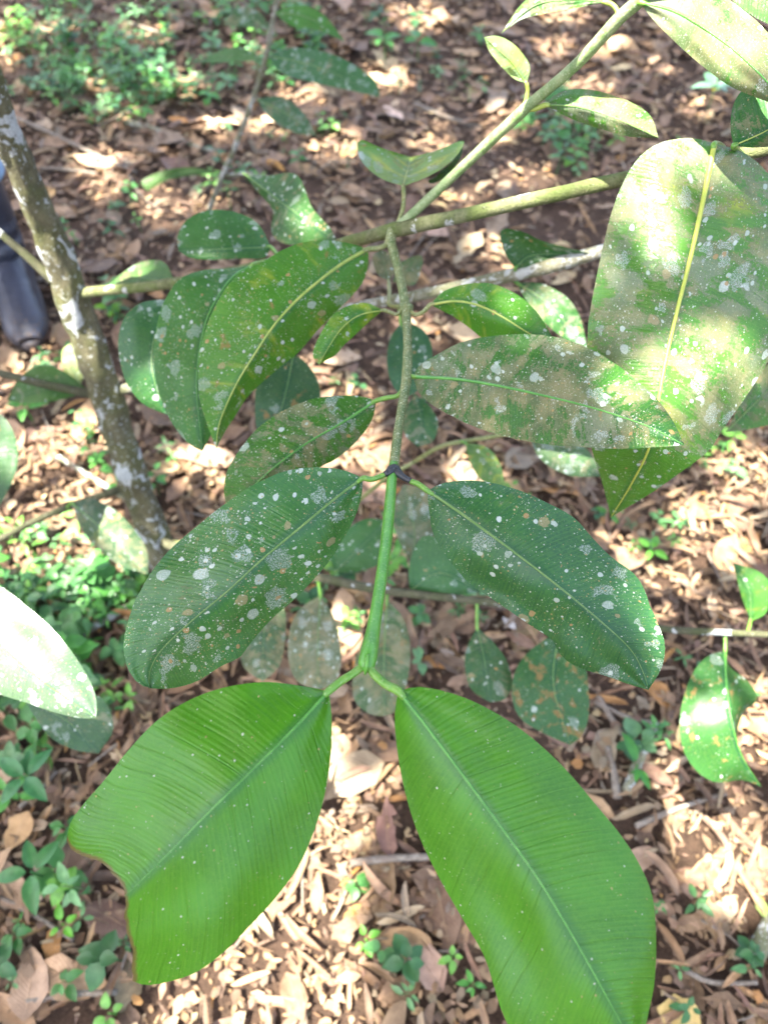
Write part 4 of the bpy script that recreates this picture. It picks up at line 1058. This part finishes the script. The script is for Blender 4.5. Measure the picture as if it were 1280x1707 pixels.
tag(lo, 'brown mat of shredded dry leaves and bark scraps covering the soil', 'litter', kind='stuff')


# fallen leaves that stand out, placed where the photograph shows them: pixel, length and width in cm, turn, colour
def special(px, py, ln, w, ang, col, label, var=0, lift=.022):
    g = ground_at(px, py)
    o = link('fallen_leaf', variants['leaf'][var])
    o.scale = (w / 3.2, ln / 8, ln / 8)
    o.location = (g.x, g.y, hgt(g.x, g.y) + lift)
    o.rotation_euler = (random.uniform(-.15, .15), random.uniform(-.15, .15), R(ang))
    o.color = (*col, 1)
    tag(o, label, 'fallen leaf')


special(165, 280, 13, 6.5, 80, (.44, .29, .16), 'broad tan fallen leaf between the grey stick and the trunk', 1)
special(375, 214, 10, 4.0, 95, (.62, .46, .29), 'pale sunlit fallen leaf beside the sapling stem', 2)
special(458, 212, 8, 5.0, 80, (.68, .54, .34), 'cream rounded fallen leaf near the sapling, brightest of its patch', 3)
special(340, 216, 9, 3.6, 85, (.60, .42, .27), 'tan fallen leaf left of the two cream ones by the sapling stem', 4)
special(302, 212, 7, 2.6, 80, (.55, .24, .05), 'orange fallen leaf near the sapling stem', 5)
special(455, 292, 9, 2.6, 60, (.52, .27, .06), 'narrow orange fallen leaf above the white-blotched leaf', 6)
special(655, 205, 12, 3.6, 30, (.60, .45, .36), 'long pinkish white fallen leaf beside the folded leaf', 7)
special(86, 330, 6, 4, 10, (.55, .34, .13), 'small golden fallen leaf beside the trunk', 8)
special(330, 760, 20, 5.5, 75, (.46, .31, .20), 'long tan fallen leaf below the drooping leaf tips', 9)
special(610, 830, 12, 7, 60, (.48, .29, .18), 'broad tan fallen leaf behind the green shoot', 10)
special(580, 1040, 13, 5.5, 10, (.52, .34, .20), 'orange-tan fallen leaf behind the green shoot tip', 11)
special(664, 940, 7, 5, 40, (.55, .38, .18), 'yellowish fallen leaf right of the green shoot', 12)
special(1120, 1698, 6, 5, 70, (.58, .42, .13), 'round yellow fallen leaf at the bottom edge', 13)
special(645, 1385, 9, 3.6, 5, (.20, .10, .07), 'dark reddish-brown fallen leaf between the two new leaves', 0)
special(120, 1630, 11, 5.5, 80, (.46, .29, .16), 'curled tan fallen leaf at the lower left', 2)
special(250, 1420, 10, 3.2, 40, (.42, .26, .16), 'narrow brown fallen leaf peeping out beside the bitten leaf', 3)
special(60, 1640, 9, 5, 10, (.36, .24, .15), 'brown fallen leaf near the lower left corner', 5)
special(700, 1600, 10, 4.5, 35, (.40, .25, .17), 'brown fallen leaf in the shadow between the new leaves', 6)
special(40, 1390, 6, 4, 160, (.46, .28, .12), 'ochre fallen leaf at the left edge', 7)
special(520, 395, 8, 4, 70, (.50, .33, .22), 'tan fallen leaf above the main branch', 8)
special(730, 400, 7, 5, 100, (.44, .28, .19), 'rounded brown fallen leaf under the branch fork', 9)
special(845, 1050, 3.2, 1.5, 40, (.78, .74, .68), 'tiny white petal-like leaf on the dark soil', 10)
special(1255, 1515, 3.6, 1.6, 15, (.25, .36, .08), 'small fallen green leaf at the right edge', 11)


# ------------------------------------------------------------------ sticks on the ground
def stick(pts, r0, r1, label, mat=None, lift=.02, group=None):
    P = []
    for px, py in pts:
        g = ground_at(px, py); P.append(Vector((g.x, g.y, hgt(g.x, g.y) + lift)))
    rr = [r0 + (r1 - r0) * k / (len(P) - 1) for k in range(len(P))]
    o = link('stick', tube(P, [r / 1000 for r in rr], 18, 7, .15, 1, random.random() * 9, 'stick', [mat or M_stick]))
    tag(o, label, 'stick', group)


stick([(32, 213), (90, 235), (150, 262), (232, 302)], 7, 5, 'grey stick lying from the trunk toward the sapling')
stick([(215, 48), (240, 55), (272, 68)], 7, 5, 'short grey stick in the seedlings at the top')
stick([(60, 290), (110, 292), (165, 300)], 6, 4, 'pale broken stick just right of the trunk')
stick([(215, 215), (270, 232), (330, 255), (365, 262)], 9, 6, 'greenish stick pointing at the sapling stem', M_greybranch)
stick([(690, 178), (740, 200), (800, 216)], 7, 5, 'dark stick below the long upright branch')
stick([(130, 1060), (170, 1035), (222, 1006)], 8, 7, 'whitish stick beside the spotted leaf at the left', M_greybranch)
stick([(585, 1446), (640, 1440), (712, 1436)], 6, 5, 'straight brown stick in the gap between the new leaves', M_stick, .03)
stick([(40, 1350), (75, 1320), (100, 1290)], 4, 3, 'thin dark twig in the litter left of the bitten leaf')
stick([(10, 1500), (60, 1525), (130, 1570)], 4, 3, 'thin twig at the lower left edge')
stick([(50, 1670), (110, 1660), (200, 1655)], 6, 4, 'grey stick at the lower left below the bitten leaf')
stick([(1050, 1385), (1120, 1355), (1200, 1330)], 5, 3, 'bent grey twig right of the large new leaf')
stick([(990, 1170), (1020, 1220), (1055, 1260)], 5, 4, 'grey twig under the hanging rusty leaf')
stick([(985, 1180), (1040, 1205), (1100, 1215)], 4, 3, 'thin grey twig crossing below the hanging rusty leaf')
stick([(1035, 1330), (1060, 1270), (1085, 1215)], 9, 7, 'split pale stick beside a green shoot at the right', M_greybranch)
stick([(1020, 1340), (1015, 1300), (1005, 1255)], 7, 5, 'orange-brown stick left of the split stick')
stick([(100, 765), (160, 800), (215, 835)], 6, 5, 'pale stick in the sun left of the trunk', M_greybranch)
stick([(1245, 1600), (1265, 1560), (1290, 1500)], 14, 12, 'grey stick at the right edge near the bottom', M_greybranch, .02)
stick([(1130, 1620), (1180, 1640), (1250, 1640)], 4, 3, 'thin brown twig near the lower right corner')
stick([(560, 1330), (600, 1300), (640, 1290)], 5, 3, 'brown twig above the dark fallen leaf')
for k in range(46):
    px, py = random.uniform(10, 1270), random.uniform(5, 1700)
    a, l_ = random.uniform(0, 3.14), random.uniform(40, 120)
    if hidden(px, py): continue
    stick([(px - math.cos(a) * l_ / 2, py - math.sin(a) * l_ / 2), (px + random.uniform(-8, 8), py + random.uniform(-8, 8)), (px + math.cos(a) * l_ / 2, py + math.sin(a) * l_ / 2)],
          random.uniform(1.4, 3.2), random.uniform(1, 1.6), 'thin dry twig lying loose ' + where(px, py), group='thin twigs ' + where(px, py))

# ------------------------------------------------------------------ seedlings
T_HERB = blade_template(4, 2, .85)


def herb_parts(seed, npair, ln, tall, aspect=.5):
    """stem and leaf meshes of one seedling, base at the origin"""
    rs = RS(seed)
    top = Vector((rs.uniform(-.3, .3) * tall, rs.uniform(-.3, .3) * tall, tall))
    stem = tube([Vector((0, 0, -.01)), top * .5 + Vector((rs.uniform(-.004, .004), 0, 0)), top], [.0012, .001, .0007], 6, 5, 0, 1, 0, 'stem', [M_herb_o])
    leaves = []
    a0 = rs.uniform(0, 6.28)
    for k in range(npair):
        t = 1 - .75 * k / max(1, npair)
        for q in range(2 if rs.random() > .12 else 1):
            a = a0 + k * 1.57 + q * math.pi + rs.gauss(0, .25)
            l_ = ln * rs.uniform(.7, 1.15) * (1.0 if k else .75)
            v = T_HERB[0] * np.array([l_ * aspect, l_, 1]); y = v[:, 1].copy()
            v[:, 2] = np.abs(v[:, 0]) * .35 - .5 * y * y / l_ * rs.uniform(.2, 1)
            v[:, 1] += .004
            v = v @ euler(a, rs.uniform(-.05, .55), rs.gauss(0, .2)).T + np.array(top * t)
            leaves.append(v)
    return stem, leaves


def herb_colour():
    w_, c = random.choice([('green', (.06, .20, .045)), ('bright green', (.08, .27, .045)), ('dull green', (.075, .20, .06)), ('yellow-green', (.14, .34, .05)), ('pale green', (.13, .28, .11)), ('dark green', (.04, .13, .04))])
    k = random.uniform(.85, 1.2)
    return (c[0] * k, c[1] * k, c[2] * k), w_


VAR = []
for k in range(20):
    st_, lv_ = herb_parts(300 + k, random.choice((2, 3, 3, 4)), (.020, .024, .030, .036, .027)[k % 5], random.uniform(.025, .075), (.34, .5, .66, .8, .45)[k % 5])
    lm = [mesh('leaf', v, T_HERB[1], [M_herb_o], uvs={'UVMap': T_HERB[2]}) for v in lv_]
    b = Bag()
    for v in lv_: b.add(v, T_HERB[1], T_HERB[2], (1, 1, 1))
    sv = np.array([x.co[:] for x in st_.vertices]); sf = [tuple(p.vertices) for p in st_.polygons]
    b.add(sv, sf, np.zeros((len(sv), 2)), (1, 1, 1))
    VAR.append((st_, lm, b.mesh('seedling', M_herb_o)))


def seedling(px, py, sc, label, group, detail, col=None):
    g = ground_at(px, py)
    st_, lm, whole = random.choice(VAR)
    col, word = herb_colour()
    label = ('small ' if sc < .8 else 'tall ' if sc > 1.08 else '') + word + ' seedling ' + label
    group = word + ' ' + group
    rz = random.uniform(0, 6.28)
    if detail:
        o = empty('seedling', (g.x, g.y, hgt(g.x, g.y) + .012))
        s_ = bpy.data.objects.new('stem', st_); C.objects.link(s_); s_.parent = o; s_.color = (col[0] * 1.3, col[1] * .9, col[2], 1)
        for m in lm:
            l_ = bpy.data.objects.new('leaf', m); C.objects.link(l_); l_.parent = o
            k = random.uniform(.85, 1.2); l_.color = (col[0] * k, col[1] * k, col[2] * k, 1)
    else:
        o = link('seedling', whole)
        o.location = (g.x, g.y, hgt(g.x, g.y) + .012); o.color = (*col, 1)
    o.rotation_euler = (0, 0, rz)
    o.scale = (sc, sc, sc)
    tag(o, label, 'seedling', group)


CL = [((280, 75, 210, 90), 230, 1.05, 'in the dense green patch at the top left'), ((180, 160, 90, 50), 90, 1.05, 'in the green patch above the grey stick'), ((40, 120, 70, 60), 45, .95, 'in the top left corner'),
      ((110, 970, 120, 70), 60, 1.0, 'in the green patch left of the second leaf pair'), ((130, 1090, 130, 100), 60, 1.0, 'among the shaded leaves left of the second leaf pair'), ((60, 1260, 60, 60), 8, 1.0, 'at the left edge beside the bitten leaf'),
      ((520, 1000, 100, 80), 26, .9, 'behind the pale hanging leaves'), ((620, 930, 60, 50), 8, .9, 'under the leaf left of the shoot'), ((840, 900, 70, 50), 10, .85, 'right of the second leaf pair'), ((1060, 890, 60, 40), 9, .9, 'below the bent tip of the largest leaf'),
      ((930, 240, 60, 60), 34, 1.05, 'under the small leaves of the upright branch'), ((800, 110, 90, 70), 10, .8, 'behind the upright branch'), ((1010, 250, 50, 40), 8, .9, 'just above the largest leaf'),
      ((120, 1420, 40, 100), 6, 1.15, 'in a loose row left of the bitten leaf'), ((480, 250, 90, 70), 10, .8, 'around the sapling leaves'), ((180, 380, 70, 60), 7, .9, 'just right of the trunk'), ((390, 330, 50, 30), 7, .9, 'at the foot of the sapling'),
      ((70, 640, 60, 40), 6, 1.0, 'between the boot and the lower branch'), ((180, 740, 30, 50), 6, .95, 'close left of the trunk'), ((250, 790, 40, 60), 6, .9, 'close right of the trunk'), ((660, 100, 60, 60), 12, .9, 'at the top beside the sapling leaves'),
      ((640, 680, 150, 60), 7, .8, 'behind the old twig'), ((560, 620, 60, 50), 5, .8, 'behind the narrow toothed leaf'), ((1180, 300, 60, 40), 6, .9, 'behind the large right leaves'), ((1190, 760, 60, 60), 6, .85, 'right of the bent leaf tip'),
      ((1180, 1140, 60, 50), 5, .8, 'around the folded leaf at the right'), ((1050, 1280, 40, 60), 4, .9, 'beside the split pale stick'), ((1120, 1600, 120, 90), 7, .75, 'in the litter at the lower right'), ((700, 1560, 100, 120), 6, .75, 'in the shadow between the new leaves'),
      ((110, 1620, 100, 80), 7, .85, 'in the litter at the lower left'), ((220, 540, 30, 30), 3, 1.1, 'bright beside the trunk below the branch'), ((740, 1060, 80, 60), 6, .8, 'on the dark soil right of the shoot tip')]
cover = Bag()
for (cx, cy, rx, ry), n, sc, words_ in CL:
    for k in range(n):
        a, r_ = random.uniform(0, 6.28), math.sqrt(random.random())
        px, py = cx + math.cos(a) * r_ * rx * 1.25, cy + math.sin(a) * r_ * ry * 1.25
        scl = sc * random.uniform(.6, 1.25)
        if hidden(px, py) or k >= max(6, min(60, n * .5)):
            g = ground_at(px, py); me_ = random.choice(VAR)[2]
            rot_ = euler(random.uniform(0, 6.28), 0, 0)
            vv = np.array([q.co[:] for q in me_.vertices]) * scl @ rot_.T + np.array([g.x, g.y, hgt(g.x, g.y) + .012])
            cover.add(vv, [tuple(q.vertices) for q in me_.polygons], np.zeros((len(vv), 2)), herb_colour()[0])
            continue
        seedling(px, py, scl, words_, 'seedlings ' + words_, py > 380)
co_ = link('ground_cover', cover.mesh('ground_cover', M_herb))
tag(co_, 'low mass of tiny green herbs growing through the litter', 'herbs', kind='stuff')


# bigger leafy plants on the ground, each with its own leaves: (pixel of base, list of (turn, length, rise)), colours
def rosette(name, px, py, lift, spec, aspect, col, label, cat, cols=None):
    g = ground_at(px, py)
    o = empty(name, (g.x, g.y, hgt(g.x, g.y)))
    top = Vector((0, 0, lift))
    s_ = link('stem', tube([Vector((0, 0, -.01)), top * .5 + Vector((.003, 0, 0)), top], [.002, .0018, .0014], 8, 6, 0, 1, 0, 'stem', [M_herb_o])); s_.parent = o; s_.color = (*col, 1)
    T = blade_template(8, 4, .85)
    for k, (ang, ln, rise) in enumerate(spec):
        ln = ln * .62 * random.uniform(.7, 1.15)
        v = T[0] * np.array([ln * aspect, ln, 1]); y = v[:, 1].copy()
        v[:, 2] = np.abs(v[:, 0]) * .3 - .55 * y * y / ln * .6
        v[:, 1] += .006
        v = v @ euler(R(ang), R(rise), random.gauss(0, .15)).T + np.array(top * (1 - .12 * (k // 2)))
        l_ = bpy.data.objects.new('leaf', mesh('leaf', v, T[1], [M_herb_o], uvs={'UVMap': T[2]})); C.objects.link(l_); l_.parent = o
        c = cols[k] if cols else col
        l_.color = (*c, 1)
    tag(o, label, cat)


pal = (.16, .30, .20)
rosette('seedling', 1170, 205, .10, [(250, .09, 10), (200, .08, 15), (90, .09, 15), (10, .10, 20), (320, .09, 10), (170, .06, 50)], .48, (.10, .22, .08), 'pale-leaved seedling with a yellow heart near the top right', 'seedling',
        [(.14, .26, .17), (.20, .34, .26), (.12, .24, .16), (.08, .2, .1), (.05, .13, .07), (.42, .42, .03)])
rosette('seedling', 640, 105, .09, [(60, .11, 15), (150, .09, 15), (300, .10, 20), (220, .08, 15)], .72, (.06, .24, .035), 'broad-leaved green seedling right of the mottled sapling leaf', 'seedling')
rosette('seedling', 695, 100, .08, [(20, .08, 20), (110, .08, 15), (260, .09, 10)], .8, (.05, .21, .035), 'round-leaved green seedling left of the upright branch', 'seedling')
rosette('seedling', 285, 20, .06, [(20, .07, 20), (140, .06, 15), (260, .06, 10)], .75, (.09, .29, .05), 'light green broad-leaved seedling at the top edge', 'seedling')
rosette('seedling', 460, 130, .06, [(20, .06, 30), (140, .06, 15), (260, .06, 10), (80, .05, 30)], .7, (.12, .36, .03), 'yellow-green seedling beside the sapling stem', 'seedling')
rosette('seedling', 195, 545, .05, [(100, .055, 30), (190, .05, 15), (330, .05, 10), (250, .05, 30)], .55, (.16, .36, .03), 'bright yellow-green seedling glowing between trunk and hanging leaves', 'seedling')
rosette('seedling', 55, 705, .06, [(80, .07, 20), (190, .07, 15), (300, .07, 10), (10, .06, 20)], .6, (.08, .27, .04), 'sunlit seedling with shining leaves left of the trunk', 'seedling')
rosette('seedling', 1040, 1300, .07, [(20, .08, 30), (160, .05, 15), (200, .06, 20)], .4, (.05, .22, .03), 'green shoot standing between two sticks at the right', 'seedling')
rosette('seedling', 610, 1570, .03, [(20, .03, 30), (140, .03, 15), (200, .028, 20), (300, .03, 20)], .7, (.13, .36, .04), 'tiny light green seedling in the shadow between the new leaves', 'seedling')
rosette('seedling', 190, 1690, .03, [(20, .03, 30), (140, .03, 15), (200, .028, 20), (300, .03, 20)], .8, (.16, .40, .07), 'tiny light green seedling at the bottom edge', 'seedling')
rosette('seedling', 115, 1545, .03, [(20, .035, 30), (140, .03, 15), (230, .03, 20), (300, .03, 20)], .6, (.13, .42, .03), 'tiny vivid green seedling left of the bitten leaf', 'seedling')
rosette('seedling', 1075, 935, .04, [(60, .05, 30), (150, .045, 15), (230, .04, 20), (330, .05, 20)], .6, (.13, .40, .04), 'vivid green seedling right of the second leaf pair', 'seedling')
rosette('seedling', 85, 1470, .08, [(100, .07, 10), (200, .08, 15), (330, .075, 15), (20, .07, 20)], .5, (.055, .19, .05), 'dark green seedling with narrow leaves left of the bitten leaf', 'seedling')
rosette('seedling', 75, 1320, .09, [(150, .07, 10), (230, .08, 15), (330, .075, 15), (60, .07, 20), (10, .06, 20)], .5, (.05, .19, .06), 'leafy green seedling above the ochre fallen leaf', 'seedling')

# ------------------------------------------------------------------ the person standing at the left edge
pg = ground_at(38, 560)
PX, PY = pg.x - .045, pg.y + .02
person_at = Vector((PX - .12, PY + .12, 0))


def skin_mesh(name, joints, edges, mat, parent=None, sub=2):
    me = bpy.data.meshes.new(name)
    me.from_pydata([j[:3] for j in joints], edges, [])
    o = bpy.data.objects.new(name, me); C.objects.link(o)
    sm = o.modifiers.new('skin', 'SKIN')
    for k, j in enumerate(joints):
        me.skin_vertices[0].data[k].radius = (j[3], j[4] if len(j) > 4 else j[3])
    me.skin_vertices[0].data[0].use_root = True
    sm.use_smooth_shade = True
    ss = o.modifiers.new('smooth', 'SUBSURF'); ss.levels = ss.render_levels = sub
    me.materials.append(mat)
    if parent: o.parent = parent
    return o


person = skin_mesh('person', [(0, 0, .88, .13, .10), (0, 0, 1.12, .135, .10), (0, -.01, 1.34, .15, .10), (0, -.02, 1.46, .055, .055), (0, -.035, 1.56, .075, .085), (0, -.03, 1.68, .065, .08),
                              (.19, 0, 1.38, .05), (.26, -.02, 1.10, .038), (.27, -.12, .86, .028), (.27, -.16, .77, .024), (-.19, 0, 1.38, .05), (-.26, -.02, 1.10, .038), (-.27, -.12, .86, .028), (-.27, -.16, .77, .024),
                              (.10, 0, .80, .085), (.115, -.01, .47, .058), (.12, .02, .10, .042), (-.10, 0, .80, .085), (-.115, -.01, .47, .058), (-.12, .02, .10, .042)],
                   [(0, 1), (1, 2), (2, 3), (3, 4), (4, 5), (2, 6), (6, 7), (7, 8), (8, 9), (2, 10), (10, 11), (11, 12), (12, 13), (0, 14), (14, 15), (15, 16), (0, 17), (17, 18), (18, 19)], M_skin)
person.location = person_at; person.rotation_euler = (0, 0, R(14))
tag(person, 'person in dark rubber boots and blue trousers standing at the left edge', 'person')
tr_ = skin_mesh('trousers', [(0, 0, .95, .15, .115), (0, 0, .84, .15, .12), (.10, 0, .72, .10), (.117, -.005, .45, .078), (.122, .02, .265, .074), (-.10, 0, .72, .10), (-.117, -.005, .45, .078), (-.122, .02, .265, .074)],
                [(0, 1), (1, 2), (2, 3), (3, 4), (1, 5), (5, 6), (6, 7)], M_denim, person)
sh_ = skin_mesh('shirt', [(0, 0, .90, .145, .115), (0, 0, 1.12, .15, .115), (0, -.01, 1.34, .165, .115), (0, -.015, 1.42, .08, .07), (.19, 0, 1.38, .065), (.24, -.01, 1.2, .055), (-.19, 0, 1.38, .065), (-.24, -.01, 1.2, .055)],
                [(0, 1), (1, 2), (2, 3), (2, 4), (4, 5), (2, 6), (6, 7)], M_shirt, person)
skin_mesh('hair', [(0, -.01, 1.60, .07, .08), (0, -.01, 1.70, .075, .09), (0, .0, 1.74, .05, .06)], [(0, 1), (1, 2)], M_hair, person)
for sx in (1, -1):
    # boot: rings from the shaft top down to the ankle, then along the foot to the toe
    rings = []
    for z, rx, ry, cy in ((.30, .066, .072, .02), (.285, .067, .073, .02), (.22, .062, .068, .022), (.15, .056, .062, .024), (.105, .053, .066, .018)):
        rings.append([(math.cos(a) * rx, cy + math.sin(a) * ry, z) for a in np.linspace(0, 2 * math.pi, 20, endpoint=False)])
    vs = [v for r_ in rings for v in r_]
    fs = []
    for i in range(len(rings) - 1):
        for k in range(20):
            fs.append((i * 20 + k, (i + 1) * 20 + k, (i + 1) * 20 + (k + 1) % 20, i * 20 + (k + 1) % 20))
    foot = []
    sec = ((.098, .028, .052), (.085, .040, .085), (.05, .046, .125), (.0, .048, .125), (-.05, .045, .108), (-.10, .048, .088), (-.15, .053, .075), (-.19, .052, .066), (-.22, .042, .055), (-.238, .024, .038))
    n0 = len(vs)
    for y, hw, top in sec:
        for a in np.linspace(0, 2 * math.pi, 16, endpoint=False):
            ca, sa = math.cos(a), math.sin(a)
            x = hw * math.copysign(abs(ca) ** .75, ca)
            z = .022 + (top - .022) * max(0, sa) ** .8 if sa > 0 else .022 - .012 * (-sa) ** .4
            vs.append((x, y, z))
    for i in range(len(sec) - 1):
        for k in range(16):
            fs.append((n0 + i * 16 + k, n0 + i * 16 + (k + 1) % 16, n0 + (i + 1) * 16 + (k + 1) % 16, n0 + (i + 1) * 16 + k))
    fs.append(tuple(n0 + k for k in range(16))); fs.append(tuple(n0 + (len(sec) - 1) * 16 + k for k in range(15, -1, -1)))
    me = mesh('boot', vs, fs, [M_rubber])
    bo = bpy.data.objects.new('boot', me); C.objects.link(bo); bo.parent = person
    bo.location = (.12 * sx, -.005, .008); bo.rotation_euler = (0, 0, R(-14 * -sx * .6))
    ss = bo.modifiers.new('smooth', 'SUBSURF'); ss.levels = ss.render_levels = 1
    so = []
    outl = [(math.copysign(abs(math.cos(a)) ** .8, math.cos(a)), math.sin(a)) for a in np.linspace(0, 2 * math.pi, 32, endpoint=False)]
    for z, k in ((.0, 1.0), (.02, 1.0), (.026, .96)):
        for cx, cy in outl:
            hw = np.interp(-cy, [-1, -.3, .2, .6, 1], [.047, .046, .050, .056, .050])
            so.append((cx * hw * k, -.07 + cy * .176 * k, z))
    sf = [(i * 32 + k, i * 32 + (k + 1) % 32, (i + 1) * 32 + (k + 1) % 32, (i + 1) * 32 + k) for i in range(2) for k in range(32)]
    sf += [tuple(range(31, -1, -1)), tuple(64 + k for k in range(32))]
    sl = bpy.data.objects.new('sole', mesh('sole', so, sf, [M_rubber])); C.objects.link(sl); sl.parent = bo
    cf = link('trouser_cuff', tube([Vector((0, .02, .285)), Vector((0, .02, .31)), Vector((0, .018, .335))], [.078, .08, .078], 8, 20, 0, 1, 0, 'trouser_cuff', [M_band])); cf.parent = bo
